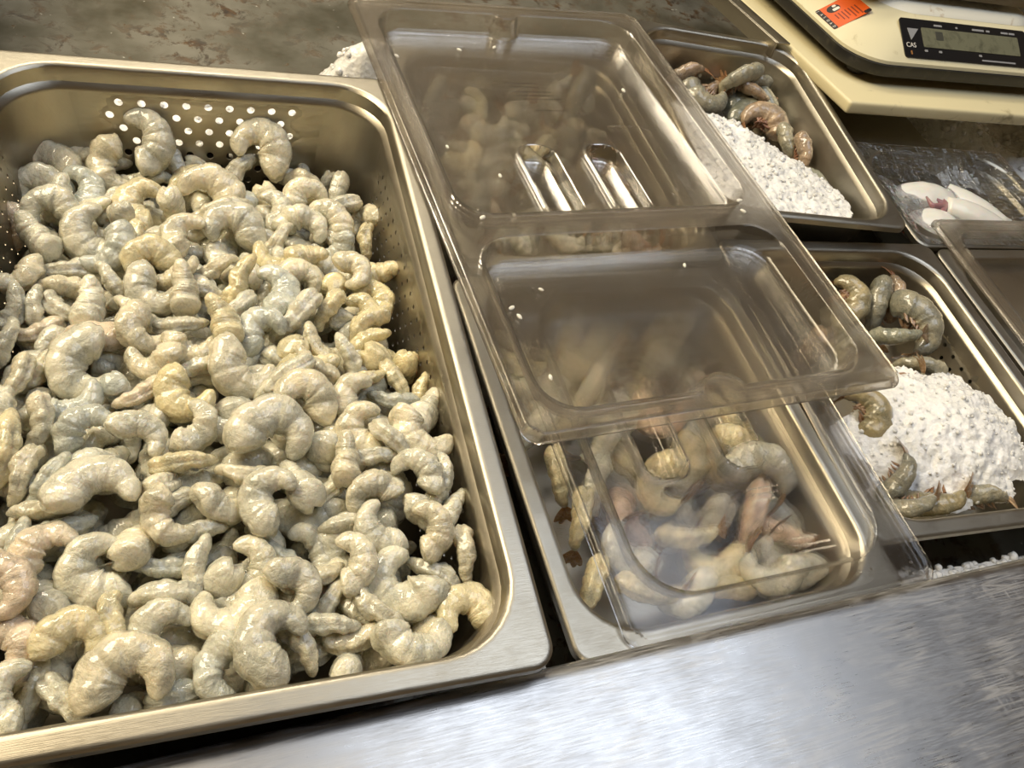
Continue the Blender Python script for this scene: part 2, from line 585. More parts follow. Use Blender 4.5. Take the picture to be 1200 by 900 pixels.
# ---------------------------------------------------------------- shrimp
def shrimp_mesh(name, kind, seed, shell=False, tail=False):
    A, Ls, rmax = KINDS[kind]
    NR, NS = 46, 18
    s, P, th = centerline(A, Ls, NR)
    rs = np.random.default_rng(seed)
    r = np.interp(s, PROF_S, PROF_R) * rmax
    if tail or shell:
        r = np.interp(s, [0, .02, .05, .12, .3, .5, .7, .85, .95, 1], [.05, .55, .85, 1.0, 1.0, .92, .78, .58, .40, .05]) * rmax
    ph = np.arange(NS) * 2 * math.pi / NS
    ph_w = (ph + math.pi) % (2 * math.pi) - math.pi
    am = [(rs.normal(0, 1), rs.integers(1, 4), rs.uniform(4, 30), rs.uniform(0, 6.3)) for _ in range(9)]
    V = []
    zig = rs.normal(0, .0012, 6)
    for i in range(NR):
        seg = (s[i] - .07) / .145
        fr = seg - math.floor(seg)
        if shell:
            ring = 1 + .075 * (fr if 0 < seg < 6 else .5) - .03
        else:
            ring = 1 - .080 * math.exp(-((min(fr, 1 - fr)) / .13) ** 2) * (1 if -.2 < seg < 6.2 else 0)
        tx, ty = math.cos(th[i]), math.sin(th[i])
        ox, oy = ty, -tx
        lat = float(np.interp(s[i], np.linspace(0, 1, 6), zig))
        for k in range(NS):
            f = ring
            w = ph_w[k]
            if not shell:
                win = float(sstep(np.array((.80 - s[i]) / .15))) * float(sstep(np.array(s[i] / .05)))
                f *= 1 - .30 * math.exp(-(w / .22) ** 2) * win + .07 * math.exp(-((abs(w) - .55) / .3) ** 2) * win
            b = abs(abs(w) - math.pi)
            f *= 1 + (.05 * math.cos(2 * math.pi * seg) - .03) * math.exp(-(b / .6) ** 2)
            nz = sum(a * math.cos(m * w + q * s[i] + p0) for a, m, q, p0 in am) * .024
            f *= 1 + nz
            a_, b_ = 1.08 * r[i] * f, .92 * r[i] * f
            if s[i] > .9 and (tail or shell):
                a_ *= .8
            c_, s_ = math.cos(ph[k]), math.sin(ph[k])
            V.append((P[i][0] + ox * a_ * c_, P[i][1] + oy * a_ * c_, b_ * s_ + lat))
    F = []
    for i in range(NR - 1):
        for k in range(NS):
            k2 = (k + 1) % NS
            F.append((i * NS + k, i * NS + k2, (i + 1) * NS + k2, (i + 1) * NS + k))
    F.append(tuple(reversed(range(NS))))
    F.append(tuple(range((NR - 1) * NS, NR * NS)))
    return mesh(name, V, F, True)


def tail_mesh(name, kind, seed, size=.017):
    A, Ls, rmax = KINDS[kind]
    s, P, th = centerline(A, Ls, 46)
    rs = np.random.default_rng(seed)
    base = np.array([P[-3][0], P[-3][1], 0])
    t = np.array([math.cos(th[-1]), math.sin(th[-1]), 0])
    o = np.array([t[1], -t[0], 0])
    V, F = [], []
    for ang, ln, wd in ((-.55, .95, .30), (-.26, 1.05, .30), (0, .85, .2), (.26, 1.05, .30), (.55, .95, .30)):
        ang += rs.normal(0, .05)
        d = t * math.cos(ang) + np.array([0, 0, 1]) * math.sin(ang)
        sd = -t * math.sin(ang) + np.array([0, 0, 1]) * math.cos(ang)
        o0 = len(V)
        M = 7
        for q in range(M):
            u = q / (M - 1)
            w = wd * size * (math.sin(math.pi * min(1, u * .86 + .06)) ** .7) * .6
            c = base + d * size * ln * u + o * (.0018 * math.sin(u * 2.4) + .0006 * abs(ang) * 3)
            th_ = .0009 * (1 - .6 * u)
            for sg, up in ((-1, 0), (0, 1), (1, 0), (0, -1)):
                V.append(c + sd * w * sg + o * th_ * up)
        for q in range(M - 1):
            for k in range(4):
                k2 = (k + 1) % 4
                F.append((o0 + q * 4 + k, o0 + q * 4 + k2, o0 + q * 4 + 4 + k2, o0 + q * 4 + 4 + k))
        F.append(tuple(o0 + k for k in (3, 2, 1, 0)))
        F.append(tuple(o0 + (M - 1) * 4 + k for k in range(4)))
    return mesh(name, V, F, True, 60)


def legs_mesh(name, kind, seed):
    A, Ls, rmax = KINDS[kind]
    s, P, th = centerline(A, Ls, 46)
    rs = np.random.default_rng(seed)
    V, F = [], []
    for i in range(8, 34, 5):
        for sg in (-1, 1):
            inn = np.array([-math.sin(th[i]), math.cos(th[i]), 0])
            t = np.array([math.cos(th[i]), math.sin(th[i]), 0])
            r0 = float(np.interp(s[i], PROF_S, PROF_R)) * rmax
            a = np.array([P[i][0], P[i][1], 0]) + inn * r0 * .85 + np.array([0, 0, sg * r0 * .35])
            ln = rs.uniform(.004, .006)
            b = a + inn * ln + t * rs.uniform(.001, .006) + np.array([0, 0, sg * .002])
            o0 = len(V)
            for c, rr in ((a, .0011), ((a + b) / 2 + inn * .0008, .0009), (b, .0002)):
                for k in range(5):
                    q = k * 2 * math.pi / 5
                    V.append(c + t * rr * 1.4 * math.cos(q) + np.array([0, 0, 1]) * rr * math.sin(q))
            for j in range(2):
                for k in range(5):
                    k2 = (k + 1) % 5
                    F.append((o0 + j * 5 + k, o0 + j * 5 + k2, o0 + j * 5 + 5 + k2, o0 + j * 5 + 5 + k))
    return mesh(name, V, F, True)


TINTS = {'-': [(1, 1, 1), (1.08, 1.05, 1.0), (.98, .98, .97), (1.08, 1.03, .95)], 'y': [(1.12, 1.02, .76), (1.08, 1.0, .8)],
         'b': [(.84, .90, .98), (.88, .92, .96)], 'p': [(1.08, .93, .88), (1.05, .95, .9)]}
TINT_WORD = {'-': 'cream', 'y': 'yellowish', 'b': 'bluish grey', 'p': 'pinkish'}
FORM_WORD = {'c': 'curled', 'd': 'tightly curled', 'h': 'hooked', 'j': 'arched', 's': 'side-on', 't': 'straight', 'e': 'blunt-ended'}
ORD = ('first second third fourth fifth sixth seventh eighth ninth tenth eleventh twelfth thirteenth fourteenth fifteenth sixteenth seventeenth eighteenth nineteenth twentieth').split()


def parse(txt):
    for ln in txt.strip().splitlines():
        w = ln.split()
        f = list(map(float, w[1:]))
        yield w[0][0], w[0][1], int(w[0][2:4]), int(w[0][4:6]), Vector(f[:3]), Quaternion(f[3:7]).normalized(), f[7]


def place(o, loc, q, s):
    o.rotation_mode = 'QUATERNION'
    o.location, o.rotation_quaternion, o.scale = loc, q, (s, s, s)
PILE = """
h-0000 -0.1202 0.2164 -0.0774 0.567 0.272 0.222 -0.745 1.41
s-0001 -0.0822 0.2346 -0.0758 0.712 -0.038 0.137 0.688 1.04
h-0002 -0.0695 0.2115 -0.0649 0.947 0.284 -0.051 0.139 1.22
h-0003 -0.0478 0.2262 -0.0477 -0.161 -0.004 -0.294 0.942 1.37
s-0004 -0.0463 0.2106 -0.0778 0.559 -0.427 0.351 0.618 0.90
s-0005 -0.0256 0.2242 -0.0751 0.586 0.091 0.739 0.320 0.93
hy0006 -0.0118 0.1989 -0.0725 0.777 0.177 0.030 -0.603 1.05
e-0007 -0.0015 0.2301 -0.0815 0.415 0.791 -0.446 -0.050 1.02
s-0008 0.0251 0.2151 -0.0716 0.444 -0.595 0.052 0.668 1.08
d-0009 0.0430 0.2235 -0.0516 0.532 0.171 0.238 -0.794 1.43
c-0010 0.0731 0.2318 -0.0782 0.592 0.164 -0.112 0.781 0.93
s-0011 0.1075 0.2312 -0.0900 0.652 0.461 0.595 -0.091 0.77
c-0100 -0.1247 0.1861 -0.0726 0.792 0.311 0.139 -0.507 1.15
c-0101 -0.1113 0.1405 -0.0516 0.780 0.185 0.134 -0.582 1.06
e-0102 -0.1080 0.1672 -0.0589 -0.075 0.768 -0.181 0.609 1.18
hb0103 -0.0968 0.1874 -0.0699 -0.138 0.027 -0.223 0.965 1.13
s-0104 -0.0743 0.1737 -0.0723 0.368 -0.652 0.018 0.662 0.77
cy0105 -0.0478 0.1655 -0.0642 -0.188 0.951 -0.245 0.018 1.24
h-0106 0.0017 0.1767 -0.0621 0.553 0.127 0.268 -0.779 1.43
eb0107 0.0217 0.1866 -0.0831 -0.389 0.120 0.382 0.830 1.18
e-0108 0.0515 0.1920 -0.0833 0.431 0.682 -0.436 -0.399 1.18
h-0109 0.0789 0.2031 -0.0757 -0.400 -0.236 -0.353 0.812 0.98
c-0110 0.0813 0.1784 -0.0685 -0.292 0.794 -0.494 -0.201 1.13
t-0111 0.1110 0.1932 -0.0765 0.829 0.301 0.464 0.085 0.98
sp0200 -0.1351 0.1351 -0.0618 0.473 0.094 0.829 0.283 0.77
j-0201 -0.0842 0.1506 -0.0636 -0.050 0.954 -0.250 0.154 1.05
e-0202 -0.0638 0.1418 -0.0583 0.534 0.617 -0.216 -0.537 0.94
e-0203 -0.0265 0.1553 -0.0626 -0.371 -0.424 0.707 0.428 1.07
h-0204 -0.0168 0.1171 -0.0509 -0.177 0.928 -0.307 -0.110 1.03
s-0205 0.0113 0.1575 -0.0623 0.560 -0.447 0.225 0.660 1.05
c-0206 0.0164 0.1266 -0.0553 0.705 0.060 0.175 -0.685 1.30
h-0207 0.0498 0.1617 -0.0639 -0.118 0.043 -0.176 0.976 0.98
h-0208 0.0718 0.1342 -0.0589 0.262 -0.484 0.806 0.217 1.10
h-0209 0.0928 0.1416 -0.0604 -0.273 -0.128 -0.193 0.934 1.18
t-0210 0.1011 0.1647 -0.0693 0.491 0.554 0.655 -0.153 1.10
c-0211 0.1277 0.1578 -0.0732 0.647 0.190 -0.292 -0.678 0.96
e-0300 -0.1184 0.1150 -0.0489 -0.322 0.759 0.124 0.552 1.18
h-0301 -0.0805 0.1199 -0.0532 -0.280 0.956 0.072 -0.048 1.29
jb0302 -0.0723 0.1003 -0.0478 -0.115 0.367 0.905 0.183 1.10
sy0303 -0.0542 0.1163 -0.0593 0.725 0.277 0.623 0.095 0.77
cy0304 -0.0428 0.0864 -0.0499 0.820 0.140 0.262 -0.489 1.08
s-0305 0.0037 0.0858 -0.0545 0.500 -0.549 0.243 0.624 0.77
e-0306 0.0248 0.0891 -0.0575 0.116 0.666 0.110 0.729 1.18
jy0307 0.0469 0.0975 -0.0574 -0.132 0.882 0.444 -0.089 1.00
s-0308 0.0505 0.1200 -0.0583 0.443 -0.592 0.067 0.670 0.82
ey0309 0.0717 0.0912 -0.0477 0.055 0.776 -0.626 0.059 0.95
hb0310 0.0920 0.1133 -0.0576 -0.060 0.612 0.672 0.413 0.95
sy0311 0.1238 0.1265 -0.0685 0.655 0.253 0.695 0.158 0.77
h-0400 -0.1287 0.0772 -0.0494 -0.097 0.513 0.852 0.039 0.93
s-0401 -0.0979 0.0667 -0.0589 -0.499 -0.382 -0.443 0.640 0.88
s-0402 -0.0981 0.0887 -0.0624 0.276 0.613 0.643 -0.367 0.98
s-0403 -0.0681 0.0708 -0.0535 -0.070 -0.596 -0.389 0.700 0.77
c-0404 -0.0378 0.0586 -0.0467 0.876 0.149 -0.153 0.433 1.11
s-0405 -0.0239 0.0770 -0.0495 0.478 -0.185 -0.074 0.855 0.77
e-0406 -0.0205 0.0472 -0.0336 -0.192 0.642 -0.198 0.716 1.14
ty0407 0.0191 0.0613 -0.0440 -0.349 0.786 -0.091 -0.501 0.98
c-0408 0.0616 0.0643 -0.0506 -0.123 0.686 -0.681 -0.225 1.06
ey0409 0.0934 0.0738 -0.0608 0.423 0.776 -0.032 0.468 1.13
c-0410 0.1005 0.0699 -0.0441 0.120 -0.064 0.983 0.121 0.90
ey0411 0.1249 0.0772 -0.0522 -0.132 -0.634 0.680 -0.344 1.17
s-0500 -0.1297 0.0485 -0.0510 0.157 -0.252 -0.208 0.932 0.77
s-0501 -0.1143 0.0487 -0.0562 -0.198 0.706 0.161 -0.661 0.77
s-0502 -0.0958 0.0490 -0.0589 0.745 -0.043 0.431 0.507 0.77
e-0503 -0.0809 0.0440 -0.0443 -0.080 0.669 -0.123 0.729 1.18
s-0504 -0.0520 0.0378 -0.0504 -0.161 -0.614 -0.443 0.633 0.77
s-0505 -0.0090 0.0587 -0.0530 0.624 -0.327 0.385 0.596 0.77
s-0506 0.0133 0.0370 -0.0479 0.583 0.461 0.645 -0.176 0.78
hb0507 0.0399 0.0465 -0.0390 -0.086 0.025 -0.121 0.989 1.16
s-0508 0.0542 0.0242 -0.0429 0.571 0.449 0.680 -0.098 1.04
sy0509 0.0809 0.0338 -0.0481 0.813 0.359 0.435 -0.146 0.77
cy0510 0.1020 0.0328 -0.0500 -0.096 -0.068 -0.186 0.975 0.93
cy0511 0.1146 0.0510 -0.0566 -0.238 -0.107 -0.151 0.953 0.98
s-0600 -0.1304 0.0159 -0.0507 0.240 -0.350 -0.130 0.896 0.77
sp0601 -0.1146 0.0299 -0.0573 0.270 0.562 0.761 -0.181 0.77
h-0602 -0.0966 0.0129 -0.0557 0.726 -0.036 0.090 -0.681 0.90
hp0603 -0.0775 0.0048 -0.0461 0.839 0.110 0.068 -0.529 1.04
c-0604 -0.0441 0.0125 -0.0384 0.934 0.113 0.129 0.314 1.03
s-0605 -0.0217 0.0214 -0.0443 0.647 -0.233 0.200 0.698 0.77
h-0606 -0.0152 0.0002 -0.0397 0.691 0.218 -0.197 0.661 0.90
ey0607 0.0029 0.0137 -0.0302 -0.234 0.438 -0.087 0.864 1.12
cb0608 0.0316 0.0071 -0.0394 -0.225 0.792 -0.566 0.046 1.04
s-0609 0.0691 -0.0002 -0.0442 -0.124 0.906 0.275 -0.298 0.80
sy0610 0.1074 0.0163 -0.0457 0.773 0.398 0.362 -0.336 0.77
sy0611 0.1070 0.0042 -0.0494 0.501 -0.619 0.303 0.523 0.77
s-0700 -0.1091 -0.0085 -0.0506 0.372 -0.524 0.078 0.762 0.77
d-0701 -0.0768 -0.0169 -0.0394 0.949 0.221 -0.017 0.223 1.34
h-0702 -0.0402 -0.0127 -0.0355 -0.021 0.755 0.608 0.246 0.98
s-0703 -0.0114 -0.0231 -0.0418 0.528 0.484 0.505 -0.482 0.77
c-0704 0.0181 -0.0304 -0.0290 0.828 0.252 -0.072 0.496 1.25
t-0705 0.0398 -0.0430 -0.0272 0.520 0.488 0.682 -0.162 0.96
ey0706 0.0461 -0.0072 -0.0555 -0.207 -0.003 0.746 0.633 1.18
ey0707 0.0614 -0.0235 -0.0397 0.341 0.626 -0.531 0.458 1.18
s-0708 0.0631 -0.0265 -0.0336 0.023 0.830 0.408 -0.380 0.78
s-0709 0.0864 -0.0123 -0.0430 0.050 -0.673 -0.250 0.695 0.77
ey0710 0.1162 -0.0115 -0.0536 0.318 0.760 -0.542 -0.167 1.17
ey0711 0.1329 -0.0196 -0.0574 -0.161 -0.464 0.679 0.545 1.06
s-0800 -0.1196 -0.0247 -0.0403 0.424 0.310 0.850 0.035 0.77
jb0801 -0.0862 -0.0453 -0.0367 0.432 0.202 -0.204 0.855 0.98
eb0802 -0.0585 -0.0385 -0.0448 0.634 0.526 -0.529 -0.202 0.92
sp0803 -0.0482 -0.0408 -0.0394 0.439 0.502 0.716 -0.206 0.77
cy0804 -0.0179 -0.0484 -0.0300 0.892 0.054 -0.124 0.432 1.08
e-0805 0.0183 -0.0540 -0.0444 0.345 0.836 -0.345 0.250 1.18
d-0806 0.0505 -0.0660 -0.0246 0.701 0.077 0.201 -0.680 1.14
c-0807 0.0890 -0.0598 -0.0316 -0.247 0.967 -0.059 0.026 1.04
sy0808 0.0936 -0.0416 -0.0390 0.530 -0.544 0.247 0.602 0.77
sb0809 0.1127 -0.0555 -0.0403 0.239 0.746 0.530 -0.326 0.77
sy0810 0.1192 -0.0401 -0.0426 0.799 0.025 0.534 0.277 0.77
sy0811 0.1371 -0.0471 -0.0485 -0.268 0.813 0.012 -0.518 0.77
sy0900 -0.1194 -0.0834 -0.0268 0.209 -0.439 -0.092 0.869 1.06
s-0901 -0.1207 -0.0558 -0.0353 0.663 0.153 0.717 0.151 0.77
s-0902 -0.1028 -0.0661 -0.0292 0.347 0.159 0.912 0.152 0.77
hb0903 -0.0752 -0.0751 -0.0269 -0.162 0.828 -0.517 -0.141 0.90
h-0904 -0.0470 -0.0841 -0.0232 -0.072 -0.432 0.884 0.161 0.90
h-0905 -0.0179 -0.0756 -0.0262 0.173 -0.039 -0.152 0.972 0.91
c-0906 0.0291 -0.0937 -0.0193 0.071 -0.559 0.807 0.177 1.37
e-0907 0.0699 -0.0887 -0.0356 0.261 0.838 -0.403 0.258 1.18
c-0908 0.0887 -0.0888 -0.0245 -0.240 0.960 -0.083 0.121 1.06
s-0909 0.1035 -0.1022 -0.0199 0.841 -0.062 0.382 0.378 0.77
h-0910 0.1246 -0.0970 -0.0205 0.865 0.178 -0.138 0.448 1.13
e-0911 0.1307 -0.0706 -0.0325 0.261 0.559 -0.217 0.756 1.18
s-1000 -0.1063 -0.1028 -0.0278 0.608 0.238 0.757 0.016 0.77
sb1001 -0.0927 -0.1053 -0.0284 0.297 -0.603 0.061 0.738 0.77
h-1002 -0.0672 -0.1236 -0.0160 0.045 0.718 -0.693 -0.049 1.23
eb1003 -0.0671 -0.0906 -0.0371 0.413 0.779 -0.116 0.456 1.18
e-1004 -0.0349 -0.1162 -0.0322 0.021 -0.308 0.505 0.806 0.92
sy1005 -0.0218 -0.1023 -0.0269 0.600 -0.354 0.342 0.631 0.81
s-1006 0.0110 -0.1130 -0.0281 0.331 0.633 0.530 -0.457 0.77
e-1007 0.0406 -0.1231 -0.0259 -0.041 0.538 0.221 0.813 1.18
e-1008 0.0701 -0.1142 -0.0150 -0.022 0.654 -0.142 0.742 1.00
s-1009 0.0897 -0.1101 -0.0271 0.607 -0.443 0.372 0.545 0.77
h-1010 0.1120 -0.1287 -0.0185 -0.456 -0.156 0.003 0.876 0.90
s-1011 0.1276 -0.1295 -0.0266 0.193 -0.272 -0.151 0.930 0.77
s-1100 -0.0953 -0.1239 -0.0305 0.445 0.494 0.583 -0.467 0.77
h-1101 -0.0292 -0.1430 -0.0163 0.936 0.184 -0.047 0.295 0.90
s-1102 -0.0233 -0.1251 -0.0319 0.495 -0.470 0.254 0.685 0.77
h-1103 0.0003 -0.1302 -0.0238 0.697 0.213 0.035 0.684 0.90
c-1104 0.0258 -0.1386 -0.0156 -0.163 0.928 -0.332 0.050 1.06
s-1105 0.0590 -0.1240 -0.0362 0.470 0.490 0.721 -0.137 0.77
s-1106 0.0681 -0.1548 -0.0328 0.519 0.479 0.376 -0.600 0.77
h-1107 0.0842 -0.1398 -0.0226 0.831 0.152 0.089 -0.528 0.90
h-1108 0.0862 -0.1607 -0.0210 -0.158 0.964 0.209 -0.039 0.93
h-1109 0.1117 -0.1684 -0.0161 -0.098 -0.032 -0.169 0.980 0.90
h-1110 0.1207 -0.1512 -0.0211 0.726 0.108 -0.260 0.628 0.90
s-1111 0.1338 -0.1496 -0.0342 -0.370 0.672 -0.102 -0.633 0.77
sb1200 -0.1058 -0.1461 -0.0297 0.164 -0.599 -0.069 0.781 0.77
hp1201 -0.0900 -0.1552 -0.0197 -0.086 0.844 -0.526 -0.063 0.90
sb1202 -0.0851 -0.1354 -0.0312 0.565 -0.289 0.243 0.734 0.77
e-1203 -0.0427 -0.1499 -0.0268 0.250 0.892 -0.273 0.261 1.14
sb1204 -0.0343 -0.1648 -0.0350 0.368 0.581 0.541 -0.483 0.77
s-1205 -0.0172 -0.1476 -0.0323 0.513 -0.485 0.371 0.604 0.77
s-1206 -0.0153 -0.1686 -0.0284 -0.189 0.809 -0.009 -0.557 0.77
h-1207 0.0100 -0.1725 -0.0290 -0.116 0.043 -0.172 0.977 0.90
sb1208 0.0279 -0.1648 -0.0374 0.040 0.825 0.319 -0.465 0.77
h-1209 0.0635 -0.1834 -0.0154 -0.054 -0.029 -0.067 0.996 0.90
s-1210 0.1345 -0.1838 -0.0275 0.837 0.134 0.526 0.065 0.77
hp1300 -0.1079 -0.1759 -0.0126 0.037 -0.064 0.993 0.093 0.90
e-1301 -0.0942 -0.1747 -0.0296 -0.096 0.523 0.277 0.800 1.07
c-1302 -0.0641 -0.1655 -0.0258 -0.223 0.974 0.039 -0.029 1.17
s-1303 -0.0343 -0.1874 -0.0241 0.555 0.418 0.447 -0.563 0.77
e-1304 -0.0085 -0.1774 -0.0387 -0.417 -0.256 0.466 0.737 1.15
c-1305 -0.0013 -0.1968 -0.0213 0.003 0.722 0.692 -0.023 1.19
c-1306 0.0298 -0.1957 -0.0160 0.018 -0.122 0.969 0.216 0.90
s-1307 0.0445 -0.1835 -0.0275 0.637 -0.253 0.143 0.714 0.77
s-1308 0.0502 -0.1990 -0.0327 0.393 -0.605 0.181 0.668 0.77
d-1309 0.0950 -0.1947 -0.0235 -0.109 0.953 0.232 0.163 1.30
s-1310 0.1134 -0.1893 -0.0342 0.254 0.700 0.351 -0.567 0.77
cy1400 -0.0756 -0.2075 -0.0192 0.029 -0.571 0.805 0.159 0.94
sy1401 -0.0572 -0.2003 -0.0239 0.622 0.033 0.767 0.155 0.77
h-1402 -0.0349 -0.2058 -0.0219 -0.202 0.819 -0.519 -0.136 0.90
d-1403 0.0211 -0.2254 -0.0105 -0.045 0.942 -0.323 -0.074 1.18
s-1404 0.0490 -0.2146 -0.0256 0.658 -0.349 0.406 0.530 0.77
s-1405 0.0638 -0.2201 -0.0297 0.652 -0.226 0.112 0.715 0.77
s-1406 0.0685 -0.2072 -0.0360 0.247 0.691 0.363 -0.574 0.77
s-1407 0.0780 -0.2124 -0.0239 0.733 -0.180 0.572 0.322 0.77
h-1408 0.0937 -0.2306 -0.0154 0.682 0.140 -0.010 0.718 1.08
e-1409 0.1062 -0.2228 -0.0424 0.149 0.076 0.622 0.765 1.09
cy1410 0.1256 -0.2229 -0.0225 0.737 -0.061 0.096 -0.667 1.03
h-1500 -0.0994 -0.2289 -0.0168 -0.083 0.991 -0.105 0.004 0.90
hp1501 -0.1057 -0.2053 -0.0236 -0.047 0.124 0.991 0.015 0.90
s-1502 -0.0950 -0.2196 -0.0370 0.600 0.134 0.788 0.033 0.77
s-1503 -0.0772 -0.2338 -0.0290 0.744 -0.086 0.582 0.317 0.77
c-1504 -0.0496 -0.2317 -0.0154 0.148 -0.651 0.742 0.055 1.25
e-1505 -0.0469 -0.2351 -0.0394 0.494 0.578 0.034 0.649 0.88
e-1506 -0.0378 -0.2214 -0.0366 0.548 -0.127 -0.381 -0.733 1.18
sb1507 -0.0256 -0.2363 -0.0297 0.583 -0.336 0.287 0.682 0.77
hb1508 -0.0054 -0.2326 -0.0185 0.998 0.061 -0.001 -0.032 0.90
s-1509 0.0320 -0.2242 -0.0250 0.600 -0.110 0.764 0.212 0.77
e-1510 0.0593 -0.2337 -0.0334 0.403 0.801 -0.033 0.441 0.88
"""
TAILON = """
sy0000 0.2413 0.0231 -0.1056 0.804 -0.171 0.164 0.545 1.28
h-0001 0.2620 0.0137 -0.1137 -0.171 0.881 0.336 0.287 1.43
sy0002 0.3030 0.0151 -0.1044 0.935 0.091 -0.047 0.340 1.34
cy0003 0.3306 0.0240 -0.1131 -0.169 0.707 -0.674 -0.132 1.42
jy0004 0.3892 0.0307 -0.1114 0.810 0.357 -0.133 -0.445 1.39
c-0005 0.3738 -0.0135 -0.0926 -0.017 -0.232 0.971 0.048 1.43
j-0100 0.2352 -0.0140 -0.1135 0.566 0.327 0.045 -0.756 1.27
s-0101 0.3080 -0.0097 -0.1036 -0.387 0.809 -0.150 -0.415 1.39
c-0102 0.3150 -0.0358 -0.1073 0.120 0.042 -0.043 0.991 1.28
cy0103 0.3424 -0.0092 -0.1178 0.184 0.233 0.945 0.138 1.21
sp0104 0.3934 0.0034 -0.1154 0.260 0.812 0.498 -0.158 1.31
h-0105 0.4060 -0.0361 -0.1074 -0.043 0.957 0.198 0.209 1.33
s-0200 0.2380 -0.0498 -0.1029 0.590 0.474 0.647 -0.099 1.33
jy0201 0.2648 -0.0374 -0.1097 0.110 0.378 0.912 -0.119 1.32
j-0202 0.2863 -0.0632 -0.0980 0.054 0.257 0.946 0.190 1.24
cp0203 0.3570 -0.0427 -0.0994 0.863 -0.034 -0.279 0.421 1.33
s-0204 0.3863 -0.0560 -0.1114 -0.163 0.948 0.062 -0.265 1.30
sy0205 0.4140 -0.0552 -0.0938 -0.040 0.936 0.177 -0.302 1.06
sy0300 0.3180 -0.0854 -0.1189 0.782 -0.126 0.552 0.259 1.35
jy0301 0.3582 -0.0934 -0.1064 0.021 0.283 0.955 0.088 1.45
hy0302 0.4071 -0.0945 -0.1076 -0.041 0.982 0.119 0.143 1.53
jy0303 0.4031 -0.1009 -0.0933 0.241 -0.051 0.959 0.142 1.50
h-0304 0.4075 -0.1242 -0.0788 0.264 -0.446 0.855 0.037 1.55
sy0400 0.2446 -0.0978 -0.0990 0.801 0.122 0.575 0.113 1.05
s-0401 0.2749 -0.1084 -0.1002 0.871 0.258 0.414 -0.056 1.05
cy0402 0.3318 -0.1174 -0.0941 0.949 0.121 -0.265 -0.123 1.40
c-0403 0.3616 -0.1341 -0.1078 0.221 0.786 0.399 0.417 1.29
h-0404 0.4147 -0.1331 -0.1103 0.706 -0.028 -0.241 0.666 1.12
sy0500 0.2497 -0.1359 -0.0978 0.714 0.254 0.652 0.009 1.05
jp0501 0.3012 -0.1343 -0.1142 0.957 -0.062 0.268 0.096 1.42
sp0502 0.3935 -0.1509 -0.0920 0.683 0.353 0.638 -0.027 1.20
d-0503 0.4058 -0.1617 -0.1035 0.030 -0.134 -0.097 0.986 1.58
sp0504 0.4135 -0.1691 -0.0912 0.854 -0.278 0.261 0.354 1.11
h-0600 0.2848 -0.1612 -0.0992 -0.102 0.952 0.225 0.183 1.28
sy0601 0.3343 -0.1589 -0.0969 0.749 -0.354 0.180 0.531 1.05
hy0602 0.3565 -0.1748 -0.1073 0.094 0.860 0.489 0.111 1.41
h-0603 0.3815 -0.1992 -0.0809 -0.089 0.793 0.560 0.221 1.30
h-0604 0.4069 -0.1911 -0.0909 -0.031 0.909 0.378 0.172 1.40
sy0700 0.2415 -0.1894 -0.0990 0.660 0.319 0.679 -0.050 1.05
sy0701 0.2856 -0.1960 -0.0948 0.834 -0.187 0.078 0.513 1.05
h-0702 0.3119 -0.1996 -0.0981 -0.010 0.691 0.706 0.156 1.26
sy0703 0.3482 -0.2058 -0.1052 0.617 0.525 0.253 -0.529 1.05
h-0704 0.4129 -0.1975 -0.1077 0.548 0.017 -0.230 0.804 1.33
"""
